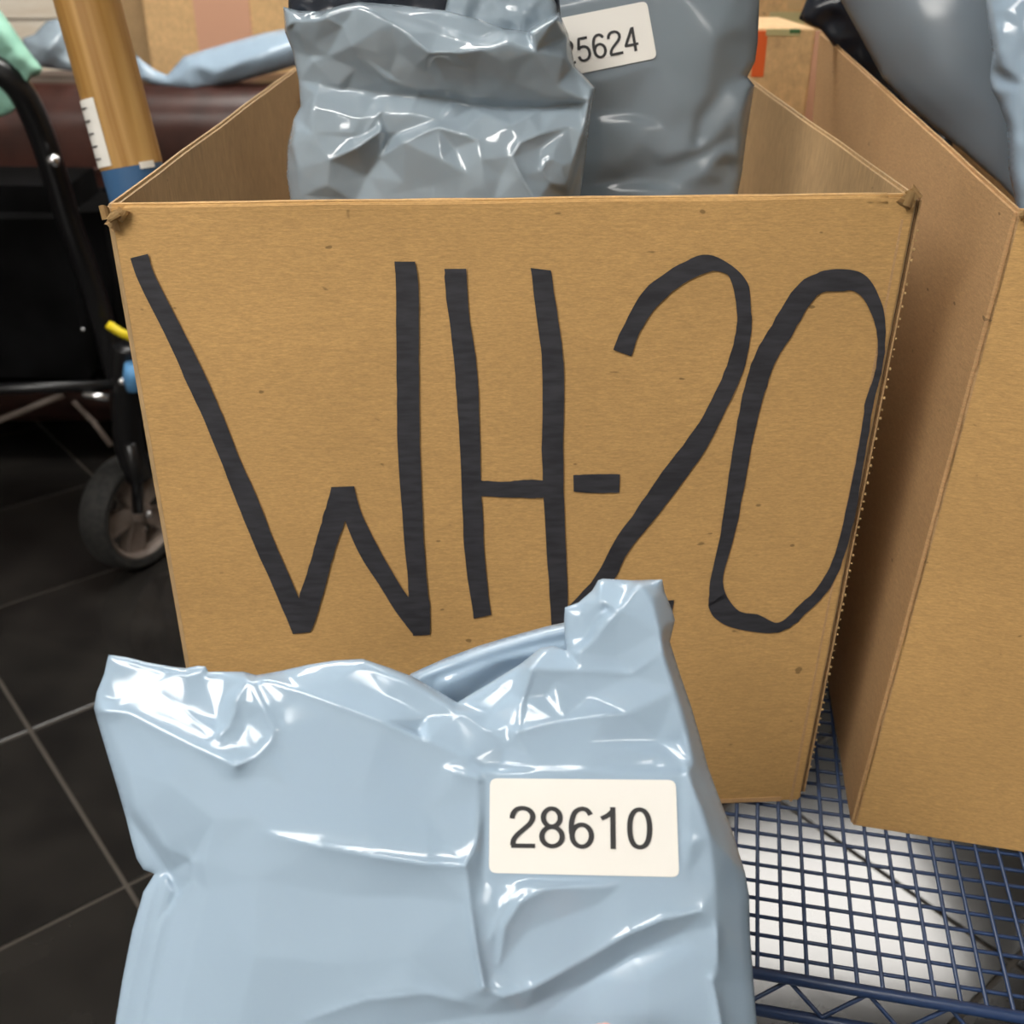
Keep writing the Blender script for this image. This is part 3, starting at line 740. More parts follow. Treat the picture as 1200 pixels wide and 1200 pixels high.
# ---- the hand that holds it (its thumb tip just shows at the bottom edge)
def skin_mesh(name, verts, edges, radii, m, parent, levels=2):
    me = bpy.data.meshes.new(name); me.from_pydata([tuple(v) for v in verts], edges, []); me.update()
    o = bpy.data.objects.new(name, me); COL.objects.link(o)
    o.modifiers.new('skin', 'SKIN'); sv = me.skin_vertices[0].data
    for i, r in enumerate(radii): sv[i].radius = (r, r) if not isinstance(r, tuple) else r
    sv[0].use_root = True
    su = o.modifiers.new('sub', 'SUBSURF'); su.levels = levels; su.render_levels = levels
    dg = bpy.context.evaluated_depsgraph_get(); dg.update()
    me2 = bpy.data.meshes.new_from_object(o.evaluated_get(dg)); bpy.data.objects.remove(o)
    me2.name = name; me2.materials.clear()
    return link(name, me2, m, parent, True)
hand = thing('person', 'bare thumb tip pressed on the pale blue mailer at the bottom edge', 'person')
hv = []; he = []; hr = []
def hp(px, py, d, r, prev=None):
    hv.append(at(px, py, d)); hr.append(r); 
    if prev is not None: he.append((prev, len(hv) - 1))
    return len(hv) - 1
wr = hp(820, 1760, .36, .026); pm = hp(790, 1620, .40, .03, wr); pk = hp(760, 1530, .425, .026, pm)
fa = hp(860, 2050, .30, .034, wr)
tb = hp(735, 1500, .376, .014, pm); t1 = hp(716, 1400, .366, .0115, tb); t2 = hp(708, 1290, .365, .0105, t1); t3 = hp(709, 1199, .366, .0088, t2)
for k, (fx, L_) in enumerate(((700, 0), (750, -40), (800, -20), (845, 40))):
    a = hp(fx + 10, 1560, .452, .011, pk); b = hp(fx, 1430, .462, .0095, a); d_ = hp(fx - 12, 1340 + L_, .458, .0088, b); hp(fx - 18, 1280 + L_, .452, .0076, d_)
skin_mesh('hand', hv, he, hr, M['skin'], hand)
bm = bmesh.new(); bmesh.ops.create_uvsphere(bm, u_segments=14, v_segments=8, radius=1, matrix=Matrix.Translation(at(709, 1222, .3565)) @ Matrix.Rotation(math.pi / 2 - TH, 4, 'X') @ Matrix.Diagonal((.0052, .0068, .0012, 1)))
from_bm('thumb_nail', bm, M['nail'], hand, True)

tube('sleeve', [at(836, 1850, .345), at(848, 1960, .32), at(880, 2300, .27), at(905, 2700, .24)], [.036, .042, .048, .052], M['black_cloth'], hand, 24)

# ---- the crumpled mailer in the main box, front left
def crop3(x, y): return (300 + x / 3, y / 3)
A = []; AE = []
def ac(x, y, h): A.append((300 + x / 3, y / 3, h)); return len(A) - 1
def ach(*p):
    ids = [ac(*q) for q in p]
    for a, b in zip(ids, ids[1:]): AE.append((a, b))
ao = [(332, 8), (352, 13), (378, 13), (400, 6), (420, 2), (470, 6), (520, 12), (560, 22), (590, 33), (618, 36), (640, 22), (655, 14), (666, 40), (674, 78), (698, 103), (692, 135), (687, 180), (679, 235), (676, 330), (690, 470), (640, 505), (400, 505), (345, 480), (338, 330), (341, 240), (336, 205), (337, 170), (344, 140), (352, 125), (350, 95), (343, 60), (334, 38)]
for x, y in ao: A.append((x, y, 4))
# folded over mouth: the rim leans forward, the sheet below it falls back and is in shade
ach((100, 100, 22), (150, 70, 28), (250, 30, 36), (360, 12, 38), (470, 75, 42), (520, 110, 44), (560, 150, 46), (610, 188, 48), (700, 186, 48), (800, 172, 48), (880, 145, 46), (960, 105, 44), (1055, 62, 36))
ach((400, 10, 24), (520, 50, 22), (650, 92, 18), (780, 135, 18), (850, 145, 26))
ach((480, 60, 34), (640, 118, 36), (760, 150, 38), (830, 158, 38))
ach((112, 105, 12), (190, 200, 14), (290, 303, 16)); ach((200, 212, 18), (350, 240, 22), (450, 290, 20), (520, 305, 24), (575, 318, 24))
ach((240, 60, 34), (300, 100, 30), (340, 160, 34), (370, 200, 30), (470, 285, 28)); ach((520, 110, 42), (500, 180, 34), (470, 260, 26))
ach((600, 255, 32), (680, 320, 26), (800, 345, 22), (900, 350, 22), (1050, 352, 22), (1150, 352, 18), (1188, 312, 12))
ach((620, 192, 44), (760, 250, 36), (900, 290, 32), (1060, 300, 26)); ac(150, 110, 24); ac(200, 150, 22); ac(250, 200, 20); ac(420, 180, 34); ac(560, 230, 34); ac(980, 180, 40); ac(1080, 200, 24); ac(860, 215, 42); ac(140, 45, 20); ac(220, 20, 26)
# deep crease under the fold
ach((230, 300, 12), (320, 312, 12), (450, 330, 12), (575, 340, 14), (680, 352, 12), (760, 372, 10), (880, 382, 10), (1000, 378, 10), (1140, 366, 8))
# lower pouch
ach((135, 460, 20), (200, 470, 28), (340, 470, 29), (420, 450, 24)); ach((260, 560, 32), (350, 520, 36), (440, 460, 30)); ach((350, 710, 22), (390, 620, 20), (435, 555, 20), (480, 480, 18))
ach((435, 555, 34), (520, 500, 38), (600, 462, 36), (640, 448, 34)); ach((640, 448, 34), (720, 465, 36), (780, 495, 38)); ach((600, 470, 35), (650, 560, 40), (740, 610, 40), (700, 520, 32), (640, 450, 34))
ach((780, 495, 39), (790, 560, 43), (800, 640, 44), (830, 720, 42))
ach((1100, 445, 22), (1000, 470, 32), (930, 500, 38), (900, 550, 41), (930, 620, 43), (990, 710, 42))
ach((1100, 640, 26), (1080, 580, 30), (1030, 560, 33), (1005, 600, 34), (1030, 650, 32), (1095, 660, 24))
ach((1175, 350, 20), (1150, 470, 24), (1120, 560, 24), (1100, 640, 26)); ach((1160, 480, 6), (1130, 600, 8), (1100, 690, 8))
ach((125, 510, 22), (150, 600, 26), (190, 650, 26)); ac(160, 690, 22); ac(250, 650, 30); ac(200, 380, 24); ac(210, 330, 18); ac(170, 440, 18)
ach((420, 340, 12), (430, 400, 24), (370, 480, 26)); ach((580, 330, 16), (540, 400, 26), (460, 470, 22)); ach((360, 330, 14), (370, 420, 26), (340, 480, 27))
ach((680, 380, 22), (640, 420, 26), (500, 470, 22)); ac(800, 400, 26); ac(700, 420, 24); ac(960, 410, 24); ac(1060, 400, 18); ac(900, 440, 32); ac(520, 640, 30); ac(620, 650, 34); ac(860, 620, 40); ac(1000, 520, 30); ac(700, 700, 36); ac(450, 690, 24)
for x, y, h in ((400, 300, 25), (500, 300, 30), (620, 300, 25), (500, 420, 20)): A.append((x, y, h))
bagA = thing('poly_mailer', 'crumpled blue grey mailer with folded top standing front left inside WH-20 box', 'mailer bag', 'mailers standing in the WH-20 box')
AR = [(w_, [(300 + x / 3, y / 3, h) for x, y, h in p]) for w_, p in (
    (4, [(1100, 445, .5), (1000, 470, 1.2), (930, 500, 1.6), (900, 550, 1.8), (930, 620, 2), (990, 715, 2)]),
    (3, [(1095, 655, 1), (1060, 650, 1.2), (1025, 630, 1.4), (1005, 600, 1.4), (1015, 570, 1.4), (1045, 560, 1.2), (1070, 580, 1), (1085, 630, 1)]),
    (4, [(260, 562, 1), (350, 520, 1.4), (435, 460, 1.4)]), (4, [(435, 552, 1), (520, 500, 1), (600, 465, 1.4), (640, 448, 1.4), (780, 493, 1)]),
    (4, [(240, 60, .6), (310, 95, 1.2), (350, 200, 1), (400, 250, .6)]), (3, [(180, 460, 1), (200, 370, 1), (225, 290, .6)]), (3, [(390, 460, 1.2), (430, 400, 1.4), (470, 350, .8)]),
    (3, [(620, 190, 1), (800, 168, 1.4), (950, 100, 1.2), (1050, 60, 1)]), (3, [(500, 85, .8), (600, 175, 1.2), (620, 190, 1)]), (4, [(1180, 320, .5), (1150, 470, 1), (1100, 640, 1)]))]
AM = Mailer(Vector((0, .652, 1.09)), (0, -math.cos(math.radians(4)), math.sin(math.radians(4))), ao, [(x, y, h * .8) for x, y, h in A], AE, back=12, step=2.6, seam=7, sig=.6, soft=4, keep=.86, wr=.5, wscale=.03, seed=5, ridges=AR)
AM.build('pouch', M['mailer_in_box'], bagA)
# its open end behind: dark lining and an inner grey fold
lo = [(352, 60), (338, 12), (338, -4), (345, -20), (480, -35), (560, -30), (620, -25), (655, -10), (657, 20), (660, 60), (600, 110), (400, 110)]
Mailer(Vector((0, .672, 1.09)), (0, -1, .05), lo, [(x, y, 3) for x, y in lo] + [(400, 0, 8), (470, 20, 4), (560, 0, 9)], [], back=2, step=6, seam=8, wr=2.5, wscale=.03, seed=8).build('inner_lining', M['lining'], bagA)
io = [(520, 20), (528, -20), (560, -30), (640, -20), (652, 5), (654, 25), (640, 50), (600, 60), (545, 40)]
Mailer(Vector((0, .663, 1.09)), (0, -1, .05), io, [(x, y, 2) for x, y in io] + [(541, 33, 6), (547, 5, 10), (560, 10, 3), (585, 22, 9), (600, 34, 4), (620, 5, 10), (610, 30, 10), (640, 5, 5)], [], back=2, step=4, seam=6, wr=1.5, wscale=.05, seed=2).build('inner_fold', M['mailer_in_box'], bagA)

# ---- mailer with label 25624 behind it
B = []; BEd = []
def bc(x, y, h): B.append((600 + x * .3, y * .3, h)); return len(B) - 1
def bch(*p):
    ids = [bc(*q) for q in p]
    for a, b in zip(ids, ids[1:]): BEd.append((a, b))
b2 = [(602, -380), (700, -410), (880, -400), (893, -200), (893, -60), (890, 0), (888, 50), (885, 72), (876, 90), (884, 100), (878, 140), (874, 165), (870, 200), (864, 230), (868, 300), (880, 440), (860, 470), (620, 475), (590, 440), (600, 200), (598, 0)]  # unseen top drawn taller to block light from the right box's side
for x, y in b2: B.append((x, y, 6))
for p in ((50, 40), (530, 10), (560, 220), (300, 300), (60, 220), (300, 150)): bc(p[0], p[1], 30)
bch((330, 440, 22), (450, 440, 22), (540, 460, 24), (610, 510, 25)); bch((340, 480, 27), (450, 470, 28), (540, 490, 29)); 
bch((570, 650, 22), (690, 620, 21), (800, 570, 18), (870, 540, 12)); bch((600, 620, 28), (700, 590, 29), (800, 530, 24))
bch((720, 560, 20), (730, 480, 20), (770, 420, 20), (830, 330, 18), (880, 270, 14)); bch((700, 540, 28), (710, 440, 28), (760, 380, 28))
bch((280, 720, 20), (450, 705, 20), (600, 725, 20), (700, 740, 22), (830, 700, 12)); bch((360, 790, 26), (430, 745, 28), (600, 745, 29), (800, 690, 20))
bch((930, 290, 12), (910, 400, 22), (890, 520, 20), (895, 620, 14)); bch((840, 640, 6), (850, 690, 4), (880, 700, 4)); bch((290, 640, 26), (380, 645, 30), (420, 665, 28))
bc(500, 560, 30); bc(450, 620, 29); bc(650, 400, 30); bc(800, 150, 32); bc(850, 40, 26); bc(600, -100, 30); B.append((700, -300, 28)); B.append((820, -300, 28)); bc(900, 100, 22); bc(500, 1100, 30); bc(820, 600, 22); bc(870, 450, 22); bc(760, 680, 26)
bagB = thing('poly_mailer', 'grey blue mailer with label ending 5624 standing behind the crumpled one', 'mailer bag', 'mailers standing in the WH-20 box')
BM = Mailer(Vector((0, .735, 1.09)), (0, -math.cos(math.radians(9)), math.sin(math.radians(9))), b2, B, BEd, back=16, step=4, seam=12, sig=1.8, soft=8, keep=.55, wr=.4, wscale=.02, seed=15, flats=[[(622, 28), (758, 1), (770, 68), (632, 96)]])
BM.build('pouch', M['mailer_b'], bagB)
lb = BM.patch('label', rrect([(622, 28), (758, 1), (770, 68), (632, 96)], 7), M['label'], bagB, .9)
BM.text('25624', (702, 54), (.980, -.200), (-.17, -.985), 29, 92, M['print'], lb, 1.3)

# ---- mailers in the right box
g1 = thing('poly_mailer', 'smooth dark grey mailer leaning in the right box beside its left wall', 'mailer bag', 'mailers in the right box')
go = [(960, -160), (1240, -180), (1250, 100), (1240, 420), (1200, 460), (1196, 240), (1172, 215), (1130, 178), (1095, 150), (1065, 125), (1035, 92), (1012, 50), (985, 0), (965, -60)]
G = [(x, y, 5) for x, y in go]
for q in ((1040, -40, 36), (1070, 40, 44), (1100, 100, 38), (1150, 60, 40), (1160, 130, 28), (1125, 68, 40), (1140, 72, 34), (1110, 0, 46), (1180, 0, 36), (1180, 180, 20), (1220, 300, 20)): G.append(q)
N1 = Vector((-.35, -.9, .3)).normalized()
Mailer(Vector((.46, .80, 1.12)), N1, go, G, [], back=20, step=6, seam=26, sig=6, soft=14, keep=.5, wr=1.0, wscale=.012, seed=31).build('pouch', M['mailer_grey'], g1)
g2 = thing('poly_mailer', 'light blue mailer with shiny creases cut off at the top right corner', 'mailer bag', 'mailers in the right box')
ho = [(1150, -160), (1330, -160), (1330, 460), (1215, 460), (1195, 300), (1190, 240), (1182, 200), (1180, 150), (1170, 120), (1162, 105), (1160, 92), (1163, 60), (1158, 30), (1155, 0), (1150, -60)]
Hh = [(x, y, 4) for x, y in ho]; HE = []
for ch in (((1160, 15, 12), (1175, 18, 20), (1200, 32, 24), (1230, 45, 20)), ((1158, 20, 10), (1168, 60, 22), (1178, 84, 24)), ((1165, 80, 3), (1176, 88, 5), (1182, 92, 10)), ((1170, 110, 12), (1182, 104, 20), (1200, 100, 26)), ((1182, 104, 24), (1186, 150, 26), (1192, 220, 26), (1200, 300, 26)), ((1178, 5, 20), (1190, 20, 24), (1200, 0, 22))):
    ids = []
    for q in ch: Hh.append(q); ids.append(len(Hh) - 1)
    HE += list(zip(ids, ids[1:]))
Hh += [(1250, 50, 30), (1250, 200, 34), (1250, 350, 30)]
Mailer(Vector((.46, .715, 1.12)), Vector((-.2, -.95, .2)).normalized(), ho, Hh, HE, back=14, step=5, seam=9, sig=1.5, soft=7, keep=.75, wr=1.2, wscale=.03, seed=33).build('pouch', M['mailer'], g2)
g3 = thing('poly_mailer', 'black crumpled mailer corner poking over the far left corner of the right box', 'mailer bag', 'mailers in the right box')
ko = [(936, 22), (945, 0), (955, -60), (1060, -80), (1110, 60), (1120, 240), (1100, 190), (1075, 155), (1050, 122), (1030, 106), (1012, 90), (1004, 82), (994, 84), (988, 72), (975, 52), (962, 35), (948, 29)]
K = [(x, y, 3) for x, y in ko] + [(955, 24, 8), (985, 8, 16), (975, 20, 4), (1000, 30, 12), (960, 10, 14), (1020, 80, 8), (1000, 60, 4), (1040, 40, 10), (990, -20, 16)]
Mailer(Vector((.42, 1.05, 1.15)), Vector((-.1, -1, .2)).normalized(), ko, K, [(len(ko), len(ko) + 1)], back=5, step=5, seam=7, sig=1.5, wr=2, wscale=.05, seed=37).build('pouch', M['lining'], g3)

# ------------------------------------------------------------------ blue wire cart
CA = math.radians(-11.5); cx = Vector((math.cos(CA), math.sin(CA), 0)); cy = Vector((-cx.y, cx.x, 0))
FE = at_z(885, 1137, SH - .002); 
cart = thing('wire_shelf_cart', 'blue wire mesh shelf cart carrying the cardboard boxes', 'shelf cart')
org = FE - cx * .33                          # front left corner of the shelf
SWD, SDP = .96, 1.12
cart.location = (org.x, org.y, 0); cart.rotation_euler = (0, 0, CA)
PITCH = .0138
def shared_tube(name, p, q, r, n=6):
    bm = bmesh.new(); add_tube(bm, [p, q], r, n); me = bpy.data.meshes.new(name); bmesh.ops.recalc_face_normals(bm, faces=bm.faces); bm.to_mesh(me); bm.free()
    me.materials.append(M['blue_wire']); me.polygons.foreach_set('use_smooth', [True] * len(me.polygons)); return me
wa = shared_tube('wire_long', (0, 0, 0), (0, SDP, 0), .00125); wb = shared_tube('wire_cross', (0, 0, 0), (SWD, 0, 0), .00125)
zt = SH - .0032
for i in range(1, int(SWD / PITCH)):
    o = link('wire', wa, None, cart); o.location = (i * PITCH, 0, zt + .0012)
for j in range(1, int(SDP / PITCH)):
    o = link('wire', wb, None, cart); o.location = (0, j * PITCH, zt - .0012)
def rail(name, a, b, r=.0035): return tube(name, [a, b], r, M['blue_wire'], cart, 12)
for dz in (-.001, -.032):
    for a, b in (((0, 0), (SWD, 0)), ((0, SDP), (SWD, SDP)), ((0, 0), (0, SDP)), ((SWD, 0), (SWD, SDP))):
        rail('rail', (a[0], a[1], SH - .003 + dz - .0), (b[0], b[1], SH - .003 + dz))
for y in (0, SDP):
    bm = bmesh.new(); pts = []; n = 44
    for k in range(n + 1): pts.append((SWD * k / n, y, SH - .006 - (.026 if k % 2 else 0)))
    add_tube(bm, pts, .0017, 6)
    from_bm('zigzag_brace', bm, M['blue_wire'], cart, True)
for x, y in ((.14, 0), (.82, 0)):
    rail('support_rod', (x, 0, SH - .036), (x, SDP, SH - .036), .003)
for x in (0.012, SWD - .012):
    for y in (0.012, SDP - .012):
        tube('post', [(x, y, .10), (x, y, SH - .006)], .0125, M['chrome'], cart, 16)
        bm = bmesh.new(); add_tube(bm, [(x - .012, y, .05), (x + .012, y, .05)], .05, 24); wf = from_bm('caster', bm, M['rubber'], cart, False)
        bm = bmesh.new(); add_box(bm, Vector((x, y, .105)), (.05, .05, .01)); from_bm('caster_plate', bm, M['chrome'], cart)

# carton behind the main box
ct = thing('carton', 'taped carton with orange and green marks standing behind the WH-20 box', 'box')
cA = at_y(957, 33, 1.225)
cw, cdp, chh = .40, .17, cA.z - SH - .001
cb = Vector((cA.x - cw, 1.225, SH + .001))
ct.location = cb + Vector((cw / 2, cdp / 2, 0))
def rel(v): return Vector(v) - ct.location
bm = bmesh.new(); add_box(bm, Vector((0, 0, chh / 2)), (cw, cdp, chh), None, .003); from_bm('carton_body', bm, M['kraft_far'], ct)
def sticker(name, x0, y0, x1, y1, m, parent, Y, th=.0016):
    a = at_y(x0, y1, Y); b = at_y(x1, y0, Y)
    bm = bmesh.new(); add_box(bm, Vector(((a.x + b.x) / 2, Y, (a.z + b.z) / 2)) - parent.location, (abs(b.x - a.x), th, abs(b.z - a.z)), None, .0003)
    return from_bm(name, bm, m, parent)
sticker('orange_mark', 880, 36, 900, 90, M['orange'], ct, 1.2247)
sticker('tape_strip', 946, 36, 956, 260, M['pink_tape'], ct, 1.2246)
sticker('tape_strip', 897, 34, 938, 42, M['yellow_tape'], ct, 1.2245)
sticker('green_mark', 925, 34, 938, 39, M['green'], ct, 1.2242, .002)
ct2 = thing('carton', 'second carton further back, topped with pale tape, behind the orange marked carton', 'box')
c2 = at_y(990, -40, 1.62)
ct2.location = (c2.x - .2, 1.62 + .15, 0)
bm = bmesh.new(); add_box(bm, Vector((0, 0, c2.z / 2)), (.40, .30, c2.z), None, .004); from_bm('carton_body', bm, M['kraft_far'], ct2)
sticker('tape_strip', 900, 14, 944, 34, M['yellow_tape'], ct2, 1.6195)
sticker('tape_strip', 922, -40, 944, 11, M['kraft_edge'], ct2, 1.6197)

# ------------------------------------------------------------------ leather sofa seen from behind
sofa = thing('sofa', 'dark brown leather sofa back behind the box with mailers on it', 'sofa')
sofa.location = (-.75, 2.75, 0)
top1 = at_y(260, 98, 2.46).z
def cushion(name, c_, s_, m, parent, bev=.05, seed=0, amp=.01):
    bm = bmesh.new(); r = bmesh.ops.create_cube(bm, size=1)
    bmesh.ops.transform(bm, matrix=Matrix.Translation(Vector(c_)) @ Matrix.Diagonal((*s_, 1)), verts=bm.verts)
    bmesh.ops.bevel(bm, geom=list(bm.edges), offset=bev, segments=5, affect='EDGES', profile=.5)
    bmesh.ops.subdivide_edges(bm, edges=[e for e in bm.edges if e.calc_length() > .12], cuts=6, use_grid_fill=True)
    for v in bm.verts:
        v.co += v.co.normalized() * noise.noise(v.co * 4 + Vector((seed, 0, 0))) * amp
    return autosmooth(from_bm(name, bm, m, parent), 50)
# local to sofa
cushion('backrest', (0, -.14, top1 / 2 + .04), (1.9, .24, top1 - .10), M['leather'], sofa, .09, 1, .012)
cushion('back_cushion', (-.48, -.02, top1 - .14), (.92, .26, .26), M['leather'], sofa, .08, 3, .015)
cushion('back_cushion', (.48, -.02, top1 - .14), (.92, .26, .26), M['leather'], sofa, .08, 5, .015)
cushion('seat', (0, .42, .3), (1.7, .72, .28), M['leather'], sofa, .06, 7)
cushion('armrest', (-.9, .3, .33), (.2, 1.0, .56), M['leather'], sofa, .07, 9); cushion('armrest', (.9, .3, .33), (.2, 1.0, .56), M['leather'], sofa, .07, 11)
tube('seam', [(x, -.262 + .004 * math.sin(x * 3), top1 - .18 + .012 * math.sin(x * 2.1)) for x in [(-.85 + .1 * k) for k in range(18)]], .005, M['leather'], sofa, 8)
for sx in (-.85, .85):
    for sy in (-.15, .75):
        tube('foot', [(sx, sy, 0), (sx, sy, .07)], .025, M['black_tube'], sofa, 12)

# big carton and cream carton on the sofa seat
bc_ = thing('carton', 'large plain carton with a pink tape strip standing on the sofa', 'box')
pL = at_y(178, 82, 2.90); pR = at_y(345, 60, 2.90)
zb = .445
bc_.location = ((pL.x + pR.x) / 2 + .05, 3.10, zb)
bm = bmesh.new(); wdt = (pR.x - pL.x) + .10; add_box(bm, Vector((0, 0, .45)), (wdt, .40, .90), None, .004)
from_bm('carton_body', bm, M['kraft_far'], bc_)
bc_.rotation_euler = (0, 0, math.radians(0))
sticker('tape_strip', 241, -40, 287, 120, M['pink_tape'], bc_, 2.898, .003)
bs = thing('carton', 'darker brown block added as the shaded left side of the large taped carton, behind the pole', 'box')
qa = at_y(150, 70, 2.98); bs.location = ((qa.x + pL.x) / 2 - .03, 3.14, zb)
bm = bmesh.new(); add_box(bm, Vector((0, 0, .42)), (pL.x - qa.x + .02, .30, .84), None, .004); from_bm('carton_body', bm, M['kraft_in'], bs)  # darker board colour stands for shade on the large carton's left side
cr_ = thing('carton', 'cream white carton at the top left corner on the sofa', 'box')
ca = at_y(-60, 45, 2.95); cb2 = at_y(90, 45, 2.95); cr_.location = ((ca.x + cb2.x) / 2, 3.13, zb)
bm = bmesh.new(); add_box(bm, Vector((0, 0, .33)), (cb2.x - ca.x, .34, .66), None, .006); from_bm('carton_body', bm, M['cream'], cr_)
bm = bmesh.new(); add_box(bm, Vector((0, -.172, .60)), (cb2.x - ca.x - .01, .006, .05), None, .002); from_bm('lid_edge', bm, M['cream'], cr_)

# mailers lying on the sofa back
so = [(157, 62), (168, 72), (182, 82), (196, 88), (215, 66), (240, 58), (275, 48), (310, 38), (345, 32), (380, 40), (380, 80), (345, 78), (310, 88), (275, 97), (245, 103), (228, 108), (200, 103), (178, 98), (163, 92)]
S_ = [(x, y, 8) for x, y in so] + [(175, 86, 14), (200, 96, 16), (226, 106, 20), (225, 75, 40), (250, 82, 46), (242, 92, 18), (255, 84, 50), (300, 66, 60), (340, 52, 55), (310, 80, 40), (340, 70, 36), (255, 98, 26)]
SE = [(len(so) + 4, len(so) + 7), (len(so) + 7, len(so) + 8)]
sm = thing('poly_mailer', 'pale blue stuffed mailer lying on the sofa back beside the pole', 'mailer bag', 'mailers on the sofa back')
Mailer(Vector((0, 2.56, .9)), (0, -.93, .36), so, S_, SE, back=30, step=4, seam=8, sig=1.5, soft=4, wr=2, wscale=.06, seed=41).build('pouch', M['mailer'], sm)
s2 = [(26, 45), (40, 40), (54, 25), (66, 22), (85, 40), (95, 70), (92, 85), (60, 80), (44, 78), (30, 66)]
S2 = [(x, y, 6) for x, y in s2] + [(48, 52, 40), (58, 55, 55), (70, 40, 40), (45, 65, 26), (50, 72, 34), (70, 68, 20)]
sm2 = thing('poly_mailer', 'small shiny grey mailer in front of the cream carton, between cloth and pole', 'mailer bag', 'mailers on the sofa back')
Mailer(Vector((0, 2.56, .9)), (0, -.93, .36), s2, S2, [], back=30, step=3, seam=7, sig=1.2, soft=4, wr=3, wscale=.08, seed=43).build('pouch', M['mailer_in_box'], sm2)

# ------------------------------------------------------------------ wooden pole
pole = thing('wooden_pole', 'round pine pole with white sticker and blue lower end, left of the box', 'pole')
d0 = 1.0
pb = at(153, 190, d0); pa = at_y(106, 14, pb.y + .02)
axis = (pb - pa).normalized()
pr = 71 / 2 / F * d0
end = pb + axis * ((pb.z - .0) / -axis.z)
topp = pa - axis * .35
joint = pb + axis * .004
pole.location = end
q = (-axis).to_track_quat('Z', 'X'); pole.rotation_mode = 'QUATERNION'; pole.rotation_quaternion = q
Lj = (joint - end).length; Lt = (topp - end).length
bm = bmesh.new(); add_tube(bm, [(0, 0, Lj), (0, 0, Lj + .3), (0, 0, Lt)], [pr, pr * 1.02, pr * 1.06], 40); autosmooth(from_bm('shaft', bm, M['wood'], pole), 50)
bm = bmesh.new(); add_tube(bm, [(0, 0, .012), (0, 0, Lj - .12), (0, 0, Lj)], [pr * .95, pr * .97, pr * .985], 40); autosmooth(from_bm('blue_sleeve', bm, M['blue_paint'], pole), 50)
bm = bmesh.new(); add_tube(bm, [(0, 0, 0), (0, 0, .014)], pr * 1.15, 32); autosmooth(from_bm('rubber_foot', bm, M['rubber'], pole), 50)
def wrap(name, z0, z1, a0, a1, r, m, parent):
    bm = bmesh.new(); n = 10; rows = []
    for rr in (r, r + .0012):
        for z in (z0, z1):
            rows.append([bm.verts.new((rr * math.cos(a0 + (a1 - a0) * k / n), rr * math.sin(a0 + (a1 - a0) * k / n), z)) for k in range(n + 1)])
    for A_, B_ in ((rows[0], rows[1]), (rows[3], rows[2]), (rows[1], rows[3]), (rows[2], rows[0])):
        for k in range(n): bm.faces.new((A_[k], A_[k + 1], B_[k + 1], B_[k]))
    bm.faces.new((rows[0][0], rows[1][0], rows[3][0], rows[2][0])); bm.faces.new((rows[0][n], rows[2][n], rows[3][n], rows[1][n]))
    return from_bm(name, bm, m, parent)
inv = q.inverted()
tocam = inv @ (CAM - pb); ca_ = math.atan2(tocam.y, tocam.x)
# which rotation is screen-left?
lv = inv @ Vector((-1, 0, 0)); sgn = 1 if (math.cos(ca_ + .5) * lv.x + math.sin(ca_ + .5) * lv.y) > (math.cos(ca_ - .5) * lv.x + math.sin(ca_ - .5) * lv.y) else -1
wrap('sticker', Lj + .003, Lj + .062, ca_ + sgn * .62, ca_ + sgn * 1.75, pr, M['label'], pole)
st = pole.children[-1]
for k in range(5):
    wrap('printed_line', Lj + .010 + .011 * k, Lj + .0112 + .011 * k, ca_ + sgn * 1.0, ca_ + sgn * 1.35, pr + .0012, M['print'], [o for o in pole.children if o.name.startswith('sticker')][0])
wrap('white_tab', Lj - .004, Lj + .002, ca_ - sgn * .25, ca_ - sgn * .75, pr, M['label'], pole)

# ------------------------------------------------------------------ folding wagon at the left
wg = thing('folding_wagon', 'black folding wagon with fabric body and grey hubbed wheels at the left', 'wagon')
wg.location = (-1.25, 2.35, 0)
WL = wg.location
def L3(v): return Vector(v) - WL
# fabric body: sagging box
ya, yb = 2.02, 2.32
fr = at_y(128, 470, ya); tp = at_y(95, 225, ya)
def bodybox():
    bm = bmesh.new()
    z0, z1 = fr.z, tp.z; xr = tp.x; xl = -2.2
    nu, nv, nw = 24, 14, 6
    bmesh.ops.create_cube(bm, size=1)
    bmesh.ops.transform(bm, matrix=Matrix.Translation(L3(((xl + xr) / 2, (ya + yb) / 2, (z0 + z1) / 2))) @ Matrix.Diagonal((xr - xl, yb - ya, z1 - z0, 1)), verts=bm.verts)
    bmesh.ops.bevel(bm, geom=list(bm.edges), offset=.05, segments=4, affect='EDGES')
    bmesh.ops.subdivide_edges(bm, edges=[e for e in bm.edges if e.calc_length() > .1], cuts=8, use_grid_fill=True)
    for v in bm.verts:
        nn = noise.noise(Vector((v.co.x * 5, v.co.y * 5, v.co.z * 2))) * .03 + noise.noise(v.co * 13) * .012
        v.co.y += nn; v.co.x += nn * .6
    return autosmooth(from_bm('fabric_body', bm, M['black_cloth'], wg), 60)
bodybox()
def wt(name, pxs, r, m=M['black_tube'], n=10, sp=0):
    return tube(name, [L3(at_y(px, py, y)) for px, py, y in pxs], r, m, wg, n, sp)
wt('handle', [(-60, 70, 1.85), (-10, 76, 1.85), (22, 100, 1.86), (42, 140, 1.88), (58, 185, 1.90), (80, 260, 1.95), (110, 340, 1.98), (140, 450, 1.98)], .022, sp=3)
wt('frame_bar', [(-120, 458, 1.96), (0, 456, 1.96), (143, 450, 1.96)], .011)
wt('upright', [(150, 405, 1.97), (148, 470, 1.97), (152, 530, 1.97), (166, 560, 1.97)], .030, sp=2)
wt('cross_brace', [(-60, 518, 2.1), (0, 492, 2.1), (75, 462, 2.1)], .007, M['hub'])
